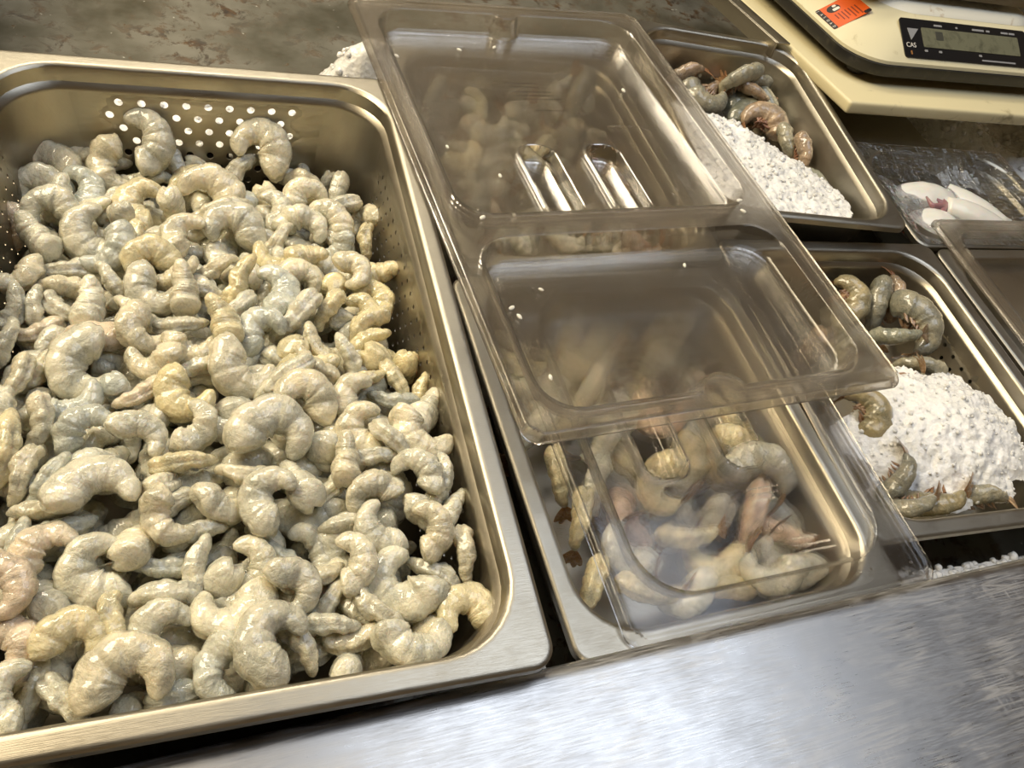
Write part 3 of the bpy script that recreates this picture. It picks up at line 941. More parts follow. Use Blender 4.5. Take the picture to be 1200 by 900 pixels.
SHELLREAR = """
s-0000 0.2249 0.3430 -0.0690 0.552 0.441 0.702 0.089 1.05
h-0001 0.2392 0.3497 -0.0817 0.423 -0.053 0.063 0.902 1.13
e-0002 0.2615 0.3608 -0.0815 -0.257 0.124 0.253 0.924 1.00
hy0003 0.2741 0.3575 -0.0827 -0.139 0.056 -0.284 0.947 1.05
e-0004 0.3752 0.3692 -0.0582 0.125 0.566 -0.528 0.621 1.00
s-0005 0.3940 0.3534 -0.0638 0.831 0.428 0.353 -0.029 1.36
h-0100 0.2775 0.3077 -0.0709 0.661 0.113 -0.254 0.697 1.33
h-0101 0.3182 0.3152 -0.0871 0.957 -0.175 0.064 -0.224 1.18
e-0102 0.3250 0.3500 -0.0771 0.251 0.734 -0.364 0.516 1.00
h-0103 0.3582 0.3521 -0.0868 0.591 -0.556 0.584 0.008 1.17
jy0104 0.3687 0.3193 -0.0785 -0.066 0.656 0.723 0.208 1.09
h-0105 0.3863 0.3562 -0.0813 0.780 0.280 -0.027 -0.558 1.48
j-0200 0.2375 0.3074 -0.0917 0.664 0.252 -0.419 0.566 1.16
hy0201 0.2391 0.2596 -0.0732 0.455 0.013 -0.189 0.870 1.18
sy0202 0.3211 0.2749 -0.0812 0.489 0.566 0.664 -0.005 1.14
s-0203 0.3111 0.2463 -0.0663 0.858 -0.033 0.279 0.430 1.17
j-0204 0.3576 0.2864 -0.0792 0.051 -0.157 -0.451 0.877 1.14
j-0205 0.4006 0.3048 -0.0887 -0.433 0.672 -0.566 0.200 1.11
s-0300 0.2719 0.2519 -0.0812 0.562 0.595 0.481 -0.313 1.05
e-0301 0.2709 0.2172 -0.0811 0.217 0.882 -0.418 -0.000 1.00
s-0302 0.3480 0.2508 -0.0846 -0.172 -0.488 -0.302 0.800 1.01
s-0303 0.3635 0.2241 -0.0739 0.716 0.184 0.636 0.222 1.03
jp0304 0.3923 0.2683 -0.0876 0.891 0.192 -0.144 0.385 1.04
hp0305 0.3952 0.2258 -0.0814 0.178 0.088 0.909 0.367 1.15
s-0400 0.2353 0.2183 -0.0867 0.343 -0.557 -0.148 0.742 1.11
h-0401 0.2290 0.1871 -0.0703 -0.115 -0.061 -0.229 0.965 1.18
h-0402 0.2979 0.1941 -0.0813 0.659 0.679 -0.105 -0.305 1.11
s-0403 0.3269 0.2127 -0.0796 0.562 -0.440 -0.035 0.699 1.07
h-0404 0.3493 0.1851 -0.0884 -0.016 0.559 0.823 0.105 1.18
h-0405 0.3923 0.1870 -0.0877 -0.462 0.052 -0.381 0.800 1.13
jp0500 0.2499 0.1819 -0.0925 0.262 0.169 0.859 0.406 1.08
h-0501 0.2592 0.1366 -0.0770 0.675 0.128 0.213 -0.694 0.98
j-0502 0.2871 0.1562 -0.0737 -0.361 0.863 -0.247 0.253 1.02
h-0503 0.3214 0.1518 -0.0771 0.842 0.217 -0.145 0.472 1.10
j-0504 0.3576 0.1525 -0.0797 0.478 -0.107 -0.246 0.836 1.10
hp0505 0.4011 0.1422 -0.0798 0.746 0.311 -0.344 0.479 1.11
"""
SHELLRIGHT = """
hy0000 0.6066 0.0658 -0.0800 0.034 -0.253 -0.162 0.953 1.36
s-0001 0.6470 0.0558 -0.0857 0.891 0.333 0.306 -0.030 1.39
sp0002 0.6663 0.0658 -0.0798 0.291 -0.555 -0.181 0.758 1.09
s-0100 0.5803 0.0320 -0.0800 -0.200 0.930 0.075 -0.299 1.05
sb0101 0.6313 0.0094 -0.0722 0.797 -0.380 0.184 0.433 1.05
j-0102 0.6603 0.0209 -0.0718 0.147 0.019 0.977 0.151 1.70
jp0200 0.5261 0.0054 -0.0804 0.354 0.472 0.754 0.289 1.05
h-0201 0.5779 -0.0061 -0.0803 -0.440 0.656 -0.613 -0.018 1.08
s-0202 0.6407 -0.0249 -0.0800 0.390 0.783 0.320 -0.364 1.05
j-0300 0.4989 -0.0621 -0.0839 0.842 0.400 -0.170 -0.319 1.16
hy0301 0.5430 -0.0733 -0.0800 -0.053 -0.253 -0.164 0.952 1.44
h-0302 0.6153 -0.0390 -0.0800 0.764 -0.024 -0.288 0.577 1.22
s-0400 0.5394 -0.1394 -0.0795 0.438 -0.472 -0.091 0.760 1.05
j-0401 0.5777 -0.1094 -0.0837 0.183 -0.446 0.876 0.007 1.00
h-0402 0.6401 -0.1295 -0.0856 0.716 0.087 -0.215 0.658 1.02
s-0500 0.5339 -0.1657 -0.0790 0.752 -0.402 0.086 0.516 1.05
sy0501 0.5640 -0.1624 -0.0816 0.784 -0.320 -0.004 0.532 1.27
s-0502 0.6127 -0.1686 -0.0800 0.597 -0.564 0.550 0.153 1.05
"""
SHELLBACK = """
sp0000 0.5553 0.4153 -0.0602 0.596 -0.626 0.386 0.321 1.05
s-0001 0.6217 0.4024 -0.0531 0.631 0.624 0.399 -0.230 1.27
s-0002 0.6459 0.4075 -0.0612 0.483 0.710 0.423 -0.291 1.06
sp0003 0.6413 0.3932 -0.0597 0.857 -0.125 0.310 0.392 1.05
h-0100 0.5794 0.3957 -0.0700 0.792 0.093 -0.160 0.582 1.59
sp0101 0.5912 0.4002 -0.0789 -0.473 0.829 -0.133 -0.267 1.05
hb0102 0.6464 0.3862 -0.0761 0.274 -0.505 0.818 -0.013 1.70
hb0200 0.6433 0.3670 -0.0821 0.240 -0.544 0.802 0.059 1.70
s-0201 0.6621 0.3947 -0.0878 0.458 -0.501 -0.186 0.710 1.15
hp0202 0.6395 0.3454 -0.0723 -0.487 -0.245 -0.145 0.825 1.58
s-0300 0.6543 0.3021 -0.0693 0.923 0.179 0.287 0.186 1.11
sp0301 0.6549 0.2782 -0.0637 0.591 0.218 0.743 0.226 1.05
hb0302 0.6374 0.2278 -0.0700 -0.049 -0.231 -0.126 0.963 1.36
"""

# ================================================================ the setting
YAW = .041                      # the counter runs slightly askew to the big pan


def structure(name, lo, hi, mat):
    o = box(name, lo, hi, mat)
    o['kind'] = 'structure'
    return o


structure('floor', (-2.6, -2.2, -1.0), (3.0, 2.4, -.95), FLOORM)
structure('ceiling', (-2.6, -2.2, 1.85), (3.0, 2.4, 1.9), CEILM)
structure('wall_back', (-2.6, 2.3, -.95), (3.0, 2.4, 1.85), WALLM)
structure('wall_left', (-2.6, -2.2, -.95), (-2.5, 2.3, 1.85), WALLM)
structure('wall_right', (2.9, -2.2, -.95), (3.0, 2.3, 1.85), WALLM)
structure('wall_front', (-2.5, -2.3, -.95), (2.9, -2.2, 1.85), WALLM)

# ================================================================ the seafood counter
counter = empty('seafood_counter', (.19, -.2585, 0), (0, 0, YAW))
tag(counter, 'stainless steel seafood display counter with a scratched front ledge and stained sunken bed', 'counter')
# front ledge: rolled rear edge, long flat top, down-turned front
prof = [(-.004, -.150), (-.002, -.034), (-.001, -.026), (-.003, -.0215), (-.007, -.0201), (-.010, -.0200), (-.014, -.0200), (-.20, -.0202), (-.45, -.0205), (-.46, -.022), (-.475, -.026), (-.48, -.035), (-.48, -.30)]
V, F = [], []
for x in (-.75, -.745, -.74, 1.49, 1.495, 1.5):
    V += [(x, y, z) for y, z in prof]
n = len(prof)
F = [(j * n + i, j * n + i + 1, j * n + n + i + 1, j * n + n + i) for j in range(5) for i in range(n - 1)]
led = link('front_ledge', mesh('front_ledge', V, F, True, 50), LEDGE, counter)
led['label'] = 'scratched brushed steel front ledge'
solid(led, .002, 1)
fl = box('bed_floor', (-.42, -.01, -.152), (1.5, 1.25, -.147), STAIN, counter)
fl['label'] = 'rust-spotted steel bed floor'
box('bed_side', (-.385, -.01, -.150), (-.380, 1.25, .02), STAIN, counter, .001)
box('bed_back', (-.38, 1.24, -.150), (1.5, 1.25, .25), PAN, counter, .001)
box('front_panel', (-.75, -.47, -.95), (1.5, -.45, -.30), PAN, counter, .002)
box('cabinet_body', (-.75, -.44, -.95), (1.5, 1.30, -.154), PAN, counter, .002)

# ================================================================ pans
p1 = make_pan('perforated_steam_pan', .325, .530, .135, (0, 0, 0), (0, 0, 0), dict(sides=('+x', '-x', '+y'), px=.0172, pz=.0112, dia=.0064, mz=.001, **{'+x': dict(px=.0135, pz=.0105, dia=.0034, mz=.008), '-x': dict(px=.0135, pz=.0105, dia=.0034, mz=.008)}), rin=.046)
tag(p1, 'large perforated steel pan heaped with peeled shrimp, its front rim on the ledge', 'pan')
p2 = make_pan('steam_pan', .265, .325, .095, (.3215, -.087, -.050), (0, 0, YAW))
tag(p2, 'steel pan of tail-on shrimp under the short clear lid behind the ledge', 'pan')
p3 = make_pan('steam_pan', .265, .325, .095, (.318, .245, -.047), (0, 0, YAW))
tag(p3, 'steel pan of brown shrimp mostly hidden under the long fogged lid', 'pan')
p4 = make_pan('perforated_steam_pan', .265, .325, .095, (.590, -.045, -.050), (0, 0, -.017), dict(sides=('+x', '+y'), px=.0160, pz=.0105, dia=.0042, mz=.010, rows=5), rin=.044)
tag(p4, 'perforated steel pan of shell-on shrimp half covered by a heap of crushed ice', 'pan')
p5 = make_pan('steam_pan', .225, .335, .095, (.577, .285, -.022), (0, 0, -.096), dict(sides=('+y',), px=.018, pz=.012, dia=.0045, mz=.022, rows=2), rin=.042, rim=.008)
tag(p5, 'steel pan of whole shrimp and white ice beside the cutting board', 'pan')
p6 = make_pan('steam_pan', .245, .175, .065, (.838, .198, -.050), (0, 0, -.01), rin=.04)
tag(p6, 'shallow steel pan of squid wrapped in cling film', 'pan')
p7 = make_pan('steam_pan', .265, .325, .095, (.862, -.055, -.050), (0, 0, 0))
tag(p7, 'steel pan covered by the notched clear lid, next to the squid', 'pan')

# ================================================================ lids
longp = [(0, .095, .140, .150, .030), (0, -.163, .140, .082, .030)]
lid1 = make_lid('pan_lid', .326, .532, longp, [(-.034, .008, .0175, .048, .014), (.034, .008, .0175, .048, .014)], [(0, .250, .014), (0, -.252, .020)], LID_LONG,
                (.319, .146, .0085), (-.014, -.004, .081), depth=.019, well_depth=.013, rim_fog=.9, panel_fog=.55)
tag(lid1, 'long fogged plastic lid with two handle wells lying across two pans', 'lid')
lid2 = make_lid('pan_lid', .262, .325, [(0, 0, .104, .134, .040)], [(-.036, .012, .019, .052, .015), (.036, .012, .019, .052, .015)], [], LID_SHORT,
                (.352, -.086, -.0425), (0, 0, .045), depth=.020, well_depth=.017, rim_fog=.25)
tag(lid2, 'short clear plastic lid over tail-on shrimp, tucked under the long lid', 'lid')
lid3 = make_lid('pan_lid', .265, .325, [(0, 0, .112, .142, .030)], [(-.034, 0, .018, .048, .014), (.034, 0, .018, .048, .014)], [(-.1335, -.01, .016)], LID_LONG,
                (.878, -.012, -.0425), (0, 0, .0), depth=.017, rim_fog=.9, panel_fog=.7)
tag(lid3, 'notched fogged plastic lid next to the squid, cut off by the frame', 'lid')

rnd = random.Random(5)


def strokes(name, parent, x0, y0, z, lines, w, seed, size=.0022):
    """illegible moulded lines of tiny raised strokes"""
    rs = random.Random(seed)
    bm = bmesh.new()
    for (lx, ly, ln) in lines:
        x = x0 + lx
        while x < x0 + lx + ln:
            g = rs.uniform(.0008, .0018)
            box_bm(bm, (x, y0 + ly + rs.uniform(-.0003, .0003), z), (x + g, y0 + ly + w, z + .0002))
            x += g + rs.uniform(.0004, .0011)
    me = bpy.data.meshes.new(name)
    bm.to_mesh(me)
    bm.free()
    return link(name, me, MARK, parent)


def ring(name, parent, x, y, z, r, w):
    V, F = [], []
    N = 28
    for k in range(N):
        a = 2 * math.pi * k / N
        for rr, zz in ((r, 0), (r, .0003), (r - w, .0003), (r - w, 0)):
            V.append((x + rr * math.cos(a), y + rr * math.sin(a), z + zz))
    for k in range(N):
        j = (k + 1) % N
        for q in range(3):
            F.append((k * 4 + q, j * 4 + q, j * 4 + q + 1, k * 4 + q + 1))
    return link(name, mesh(name, V, F, True, 40), MARK, parent)


strokes('moulded_marking', lid1, -.030, .150, -.0188, [(0, 0, .034), (.004, -.006, .03), (0, -.014, .045), (.006, -.020, .04), (.012, -.026, .04), (.018, -.044, .035)], .0020, 3)
mk = strokes('moulded_marking', lid2, .020, -.060, -.0198, [(0, 0, .030), (.003, -.005, .024), (.001, -.010, .020)], .0016, 4)
strokes('moulded_marking', lid2, .020, -.060, -.0198, [(.018, -.045, .022), (.016, -.051, .034), (.016, -.056, .036)], .0016, 8)
ring('recycling_ring', lid2, .030, -.092, -.0198, .0065, .0008)


def droplets(name, parent, pts, seed):
    rs = random.Random(seed)
    bm = bmesh.new()
    for x, y, z, r in pts:
        g = bmesh.ops.create_icosphere(bm, subdivisions=2, radius=r)
        sx, sy = rs.uniform(.8, 1.4), rs.uniform(.8, 1.2)
        for v in g['verts']:
            v.co = Vector((v.co.x * sx + x, v.co.y * sy + y, max(v.co.z, -.1 * r) * .55 + z))
    me = bpy.data.meshes.new(name)
    bm.to_mesh(me)
    bm.free()
    me.polygons.foreach_set('use_smooth', [True] * len(me.polygons))
    o = link(name, me, DROP, parent)
    o['kind'] = 'stuff'
    return o


pts = []
for k in range(240):
    x, y = rnd.uniform(-.150, .150), rnd.uniform(-.25, .25)
    if abs(y + .075) < .012 or abs(x) > .132:
        continue
    pts.append((x, y, height_of(longp, x, y, .019, .006) + .0002, rnd.uniform(.0003, .0009)))
for k in range(20):
    pts.append((.055 + k * .0026, .083 + rnd.uniform(-.0015, .0015) - (.006 if k > 14 else 0), -.0188, rnd.uniform(.0008, .0016)))
for k in range(14):
    pts.append((.085 + rnd.uniform(-.012, .012), -.02 + rnd.uniform(-.012, .012), -.0188, rnd.uniform(.0006, .0014)))
droplets('water_droplets', lid1, pts, 1)
pts = [(rnd.uniform(-.12, .12), rnd.uniform(-.155, -.14), .0004, rnd.uniform(.0006, .0016)) for k in range(26)]
pts += [(rnd.uniform(-.095, .095), rnd.uniform(-.12, .12), -.0198, rnd.uniform(.0004, .001)) for k in range(60)]
droplets('water_droplets', lid2, pts, 2)

# ================================================================ peeled shrimp in the big pan
variants = {k: [shrimp_mesh('peeled_shrimp', k, 10 * i + j) for j in range(3)] for i, k in enumerate('cdhjste')}
for vs in variants.values():
    for me in vs:
        me.materials.append(FLESH)
cr = random.Random(11)
for k, t, ri, ci, loc, q, s in parse(PILE):
    o = link('peeled_shrimp', cr.choice(variants[k]))
    place(o, loc, q, s)
    c = cr.choice(TINTS[t])
    g = cr.uniform(.9, 1.08)
    o.color = (c[0] * g, c[1] * g, c[2] * g, 1)
    lab = '%s %s peeled shrimp in the large pan, %s from left in %s row from the back' % (TINT_WORD[t], FORM_WORD[k], ORD[ci], ORD[ri])
    if len(lab.replace('-', ' ').split()) > 16:
        lab = lab.replace(' in the large pan', '')
    tag(o, lab, 'shrimp', 'peeled shrimp heaped in the large pan')

# deeper layers of the same heap
bm = bmesh.new()
hr = np.random.default_rng(21)


def heap_z(x, y):
    z = float(np.interp(y, [-.30, -.2, -.1, 0, .08, .15, .2, .26], [-.020, -.018, -.018, -.034, -.044, -.055, -.070, -.086]))
    z -= .012 * math.exp(-(((x + .10) / .04) ** 2 + ((y - .02) / .05) ** 2))
    z -= .010 * min(1, max(0, (x - .08) / .05)) * (y > -.08)
    return z


for dz, lx, ly in ((-.024, .116, .218), (-.040, .109, .206)):
    yy = -ly
    while yy < ly - .012:
        xx = -lx
        while xx < lx + .002:
            me = variants['hcjs'[hr.integers(0, 4)]][hr.integers(0, 3)]
            x, y = xx + hr.normal(0, .005), yy + hr.normal(0, .005)
            M = Matrix.Translation((x, y, heap_z(x, y) + dz)) @ Matrix.Rotation(hr.uniform(0, 6.28), 4, 'Z') @ Matrix.Rotation(hr.normal(0, .4), 4, 'X') @ Matrix.Rotation(hr.normal(0, .4), 4, 'Y')
            n0 = len(bm.verts)
            bm.from_mesh(me)
            bm.verts.ensure_lookup_table()
            bmesh.ops.transform(bm, matrix=M, verts=bm.verts[n0:])
            xx += .0265
        yy += .029
me = bpy.data.meshes.new('lower_shrimp_layers')
bm.to_mesh(me)
bm.free()
me.polygons.foreach_set('use_smooth', [True] * len(me.polygons))
o = link('lower_shrimp_layers', me, FLESH)
tag(o, 'deeper layers of peeled shrimp showing between the ones on top', 'shrimp', kind='stuff')

# ================================================================ tail-on, shell-on shrimp in the other pans
def family(kinds, flesh, name, shell, tail, legs):
    fam = {}
    for i, k in enumerate(kinds):
        fam[k] = []
        for j in range(2):
            d = {'body': shrimp_mesh('body', k, 100 + 10 * i + j, shell, tail)}
            d['body'].materials.append(flesh)
            if tail:
                d['tail_fan'] = tail_mesh('tail_fan', k, 7 * i + j)
                d['tail_fan'].materials.append(TAIL)
            if legs:
                d['legs'] = legs_mesh('legs', k, 3 * i + j)
                d['legs'].materials.append(LEGS)
            fam[k].append(d)
    return fam


tailon = family('cdhjste', FLESH, 'tail_on_shrimp', False, True, False)
shellon = family('cdhjste', SHELL, 'shell_on_shrimp', True, True, True)
ICOL = {'-': (1, 1, 1), 'y': (1.12, 1.02, .8), 'b': (.85, .92, .95), 'p': (1.15, .9, .82)}


def shrimps(txt, fam, name, lab, group, tints=None, raw=()):
    for k, t, ri, ci, loc, q, s in parse(txt):
        e = empty(name)
        place(e, loc, q, s)
        f = fam[k]
        if raw and cr.random() < raw[0]:
            f = raw[1][k]
        d = cr.choice(f)
        for pn, me in d.items():
            c = link(pn, me, None, e)
            col = ICOL[t]
            g = cr.uniform(.85, 1.12)
            c.color = (col[0] * g, col[1] * g, col[2] * g, 1)
        tag(e, lab % (TINT_WORD[t] if fam is tailon else {'-': 'grey', 'y': 'olive', 'b': 'bluish', 'p': 'reddish'}[t], ORD[ci], ORD[ri]), 'shrimp', group)


shrimps(TAILON, tailon, 'tail_on_shrimp', '%s peeled shrimp with tail under the short lid, %s in %s row', 'tail-on shrimp under the short lid')
shrimps(SHELLREAR, shellon, 'shell_on_shrimp', '%s blurred shrimp under the long fogged lid, %s in %s row', 'shrimp under the long fogged lid', raw=(.4, tailon))
shrimps(SHELLRIGHT, shellon, 'shell_on_shrimp', '%s raw shell-on shrimp beside the crushed ice heap, %s in %s row', 'shell-on shrimp in the perforated pan')
shrimps(SHELLBACK, shellon, 'shell_on_shrimp', '%s shrimp along the back of the ice pan, %s in %s row', 'shrimp in the ice pan')

# ================================================================ crushed ice
def ice(name, label, x0, x1, y0, y1, fz, seed, step=.003, chunks=400, cr_=(.0018, .0045), mask=None, amp=.0025):
    rs = np.random.default_rng(seed)
    nx, ny = int((x1 - x0) / step), int((y1 - y0) / step)
    from mathutils import noise as mn
    V, F, idx = [], [], {}
    for j in range(ny + 1):
        for i in range(nx + 1):
            x, y = x0 + (x1 - x0) * i / nx, y0 + (y1 - y0) * j / ny
            if mask and not mask(x, y):
                continue
            h = mn.noise(Vector((x * 60, y * 60, seed))) * amp * 1.6 + mn.noise(Vector((x * 190, y * 190, seed))) * amp + mn.noise(Vector((x * 420, y * 420, seed + 3))) * amp * .55
            idx[(i, j)] = len(V)
            V.append((x + rs.normal(0, step * .15), y + rs.normal(0, step * .15), fz(x, y) + h))
    for j in range(ny):
        for i in range(nx):
            q = [(i, j), (i + 1, j), (i + 1, j + 1), (i, j + 1)]
            if all(k in idx for k in q):
                F.append(tuple(idx[k] for k in q))
    bm = bmesh.new()
    me0 = mesh(name, V, F, True)
    bm.from_mesh(me0)
    for _ in range(chunks):
        p = V[rs.integers(0, len(V))]
        r = rs.uniform(*cr_)
        g = bmesh.ops.create_icosphere(bm, subdivisions=2, radius=r, matrix=Matrix.Translation((p[0], p[1], p[2] + r * rs.uniform(-.7, .25))))
        for v in g['verts']:
            v.co += Vector(rs.normal(0, r * .07, 3))
    me = bpy.data.meshes.new(name)
    bm.to_mesh(me)
    bm.free()
    me.polygons.foreach_set('use_smooth', [True] * len(me.polygons))
    bpy.data.meshes.remove(me0)
    o = link(name, me, ICE)
    tag(o, label, 'ice', kind='stuff')
    return o


# bank behind the big pan, heaped up at its right end
def bank(x, y):
    h = -.080 + .074 * math.exp(-((x - .150) / .042) ** 2 - ((y - .335) / .032) ** 2)
    return float(max(-.146, h - max(0, y - .375) * 1.8))


ice('crushed_ice', 'white crushed ice banked behind the big perforated pan, heaped beside the long lid', -.160, .172, .258, .410, bank, 1, .003, 420, (.002, .004))


def ice_back(x, y):
    # high on the near left, falling to the shrimp along the back
    e = float(np.interp(x, [.46, .52, .57, .605, .642, .664, .69], [.36, .35, .33, .288, .245, .21, .12])) - y
    return -.044 - .016 * math.exp(-max(e, 0) / .02) - .06 * max(0, x - .60)


def in_p5(x, y):
    u = (x - .577) * math.cos(-.096) + (y - .285) * math.sin(-.096)
    w = -(x - .577) * math.sin(-.096) + (y - .285) * math.cos(-.096)
    e = float(np.interp(x, [.46, .52, .57, .605, .642, .664, .69], [.36, .35, .33, .288, .245, .21, .12])) - y
    return sd_rr(np.array(u), np.array(w), .086, .141, .035) < 0 and e > 0


ice('crushed_ice', 'white crushed ice slope filling the pan beside the cutting board', .46, .72, .11, .45, ice_back, 2, .0022, 260, (.0007, .0030), in_p5)


def ice_right(x, y):
    d = math.hypot((x - .630) / .075, (y + .100) / .065)
    return -.052 - .020 * d ** 1.6


def in_p4(x, y):
    return sd_rr(np.array(x - .585), np.array(y + .045), .104, .132, .03) < 0 and math.hypot((x - .610) / .100, (y + .105) / .074) < 1 + .12 * math.sin(9 * math.atan2(y + .105, x - .610))


ice('crushed_ice', 'grainy crushed ice heap over the shell-on shrimp in the perforated pan', .48, .70, -.19, .02, ice_right, 3, .0022, 220, (.0006, .0022), in_p4)
ice('crushed_ice', 'bluish loose ice beside the squid pan under the cutting board', .860, 1.15, .235, .50, lambda x, y: -.085 + .02 * math.sin(x * 30) * math.cos(y * 24), 4, .004, 350, (.003, .006))
ice('crushed_ice', 'dim crushed ice in the gap between the ledge and the perforated pan of shell-on shrimp', .465, .76, -.250, -.222, lambda x, y: -.085, 5, .004, 260, (.002, .005))
ice('crushed_ice', 'dim crushed ice in the dark gap at the corner of the large pan', .158, .186, -.252, -.20, lambda x, y: -.080, 6, .003, 90, (.002, .004))

# ================================================================ squid under cling film
def tube(name, pts, rad, mat, parent, flat=1.0, NS=16):
    pts = [np.array(p, float) for p in pts]
    n = 24
    t = np.linspace(0, len(pts) - 1, n)
    P = np.stack([np.interp(t, range(len(pts)), [p[k] for p in pts]) for k in range(3)], 1)
    for _ in range(3):
        P[1:-1] = (P[:-2] + 2 * P[1:-1] + P[2:]) / 4
    R_ = np.interp(np.linspace(0, 1, n), np.linspace(0, 1, len(rad)), rad)
    V, F = [], []
    for i in range(n):
        tg = P[min(i + 1, n - 1)] - P[max(i - 1, 0)]
        tg /= np.linalg.norm(tg)
        sd = np.cross(tg, [0, 0, 1])
        sd /= np.linalg.norm(sd)
        up = np.cross(sd, tg)
        for k in range(NS):
            a = 2 * math.pi * k / NS
            V.append(P[i] + sd * R_[i] * math.cos(a) + up * R_[i] * flat * math.sin(a))
    for i in range(n - 1):
        for k in range(NS):
            k2 = (k + 1) % NS
            F.append((i * NS + k, i * NS + k2, (i + 1) * NS + k2, (i + 1) * NS + k))
    F += [tuple(reversed(range(NS))), tuple(range((n - 1) * NS, n * NS))]
    return link(name, mesh(name, V, F, True), mat, parent)


def squid(label, a, b, r, z, tent=False):
    e = empty('squid', (a[0], a[1], z))
    d = np.array([b[0] - a[0], b[1] - a[1], 0.0])
    L = np.linalg.norm(d)
    u = d / L
    sd = np.array([-u[1], u[0], 0])
    tube('mantle', [(0, 0, 0), tuple(d * .3), tuple(d * .65), tuple(d)], [r * .75, r, r * 1.02, r * .8, r * .42, .001], SQUID, e, .72)
    # side fins near the tip
    V, F = [], []
    for sg in (-1, 1):
        o0 = len(V)
        for q in range(7):
            t = q / 6
            c = d * (.62 + .36 * t)
            w = r * (.5 + .9 * math.sin(math.pi * t) ** .8)
            for wd, zz in ((.3 * r, .0015), (w, .001), (w, -.001), (.3 * r, -.0015)):
                V.append(c + sd * sg * wd + np.array([0, 0, zz]))
        for q in range(6):
            for k in range(4):
                k2 = (k + 1) % 4
                F.append((o0 + q * 4 + k, o0 + q * 4 + k2, o0 + q * 4 + 4 + k2, o0 + q * 4 + 4 + k))
    link('fins', mesh('fins', V, F, True), SQUID, e)
    if tent:
        rs = np.random.default_rng(int(r * 1e5))
        for k in range(7):
            p = [(0, 0, 0)]
            dr = -u * .9 + sd * rs.normal(0, .8)
            for q in range(3):
                dr = dr + sd * rs.normal(0, .6) + np.array([0, 0, rs.normal(0, .15)])
                dr /= np.linalg.norm(dr)
                p.append(tuple(np.array(p[-1]) + dr * .014))
            tube('tentacle', p, [.005, .0045, .003, .001], TENT, e, 1, 8)
    tag(e, label, 'squid', 'squid under the cling film')


squid('long white squid tube lying along the outer side of the film-wrapped pan', (.845, .228), (.925, .128), .020, -.070)
squid('white squid tube across the middle of the film-wrapped pan, beside purple tentacles', (.835, .206), (.735, .222), .025, -.070)
squid('white squid with purple tentacles in the middle of the film-wrapped pan', (.812, .190), (.900, .142), .018, -.060, True)
squid('white squid at the ice pan side of the film-wrapped pan', (.810, .160), (.735, .178), .026, -.072)
# film: pulled over the rim, sagging between
V, F = [], []
W_, L_ = .240, .172
nx, ny = 60, 44
from mathutils import noise as mn
for j in range(ny + 1):
    for i in range(nx + 1):
        x, y = -W_ / 2 + W_ * i / nx, -L_ / 2 + L_ * j / ny
        e = max(0, -float(sd_rr(np.array(x), np.array(y), W_ / 2, L_ / 2, .03)))
        sag = -.012 * float(sstep(np.array(e / .05)))
        w = .0028 * mn.noise(Vector((x * 24 + y * 60, y * 18 - x * 40, 1))) + .0012 * mn.noise(Vector((x * 120, y * 50, 4)))
        V.append((x, y, .0022 + sag + w * min(1, e / .012)))
w = nx + 1
for j in range(ny):
    for i in range(nx):
        a = j * w + i
        F.append((a, a + 1, a + w + 1, a + w))
film = link('cling_film', mesh('cling_film', V, F, True), FILM)
film.location = (.838, .198, -.050)
film.rotation_euler = (0, 0, -.01)
tag(film, 'wrinkled clear cling film stretched over the squid pan', 'film')

# ================================================================ steel sheet, rail, board
sheet = box('steel_sheet', (0, 0, 0), (.165, .16, .004), PAN, None, .0015)
sheet.location = (.700, .298, -.062)
tag(sheet, 'bare steel sheet between the squid pan and the cutting board', 'sheet')
rail = empty('steel_rail', (.664, .425, -.0115), (-.115, 0, .05))
box('rail_face', (0, 0, -.020), (.003, .42, 0), PAN, rail, .001)
box('rail_flange', (.003, 0, -.003), (.022, .42, 0), PAN, rail, .001)
tag(rail, 'thin folded steel rail running back from the corner of the cutting board', 'rail')
board = box('cutting_board', (0, 0, -.015), (.48, .34, 0), BOARD, None, .004)
board.location = (.692, .292, .0)
board.rotation_euler = (-.115, 0, .01)
tag(board, 'worn cream plastic cutting board under the weighing scale', 'cutting board')

# ================================================================ weighing scale
scale = empty('weighing_scale', (.716, .337, -.0045), (-.085, 0, .03))
tag(scale, 'cream and black digital weighing scale on the cutting board', 'scale')
SW, SD = .36, .34


def prism(name, spec, mat, parent, caps=(True, True), n=10):
    loops = []
    for x0, y0, x1, y1, r, z in spec:
        l = rrect((x1 - x0) / 2, (y1 - y0) / 2, r, z, n)
        loops.append([(x + (x0 + x1) / 2, y + (y0 + y1) / 2, zz) for x, y, zz in l])
    V, F = loft(loops, cap_last=caps[1], cap_first=caps[0])
    return link(name, mesh(name, V, F, True, 35), mat, parent)


prism('base', [(.006, .006, SW - .006, SD, .045, .009), (.001, .001, SW - .001, SD, .05, .011), (0, 0, SW, SD, .05, .014), (0, 0, SW, SD, .05, .0245), (.003, .003, SW - .003, SD - .003, .05, .0255)], BLACK, scale)
for fx, fy in ((.035, .035), (SW - .035, .035), (.035, SD - .035), (SW - .035, SD - .035)):
    V, F = loft([[(fx + r * math.cos(k * .3927), fy + r * math.sin(k * .3927), z) for k in range(16)] for r, z in ((.010, 0), (.0125, .002), (.0125, .009), (.009, .012))], True, True)
    link('foot', mesh('foot', V, F, True, 40), BLACK, scale)
prism('body', [(.002, .002, SW - .002, SD - .002, .05, .0255), (.002, .003, SW - .002, SD - .002, .05, .0290), (.057, .057, SW - .04, SD - .04, .05, .0655)], CREAM, scale)
prism('top_rim', [(.0565, .056, SW - .0395, SD - .039, .05, .065), (.060, .061, SW - .042, SD - .042, .05, .0695), (.066, .068, SW - .05, SD - .05, .045, .0715)], WHITE_EDGE, scale)
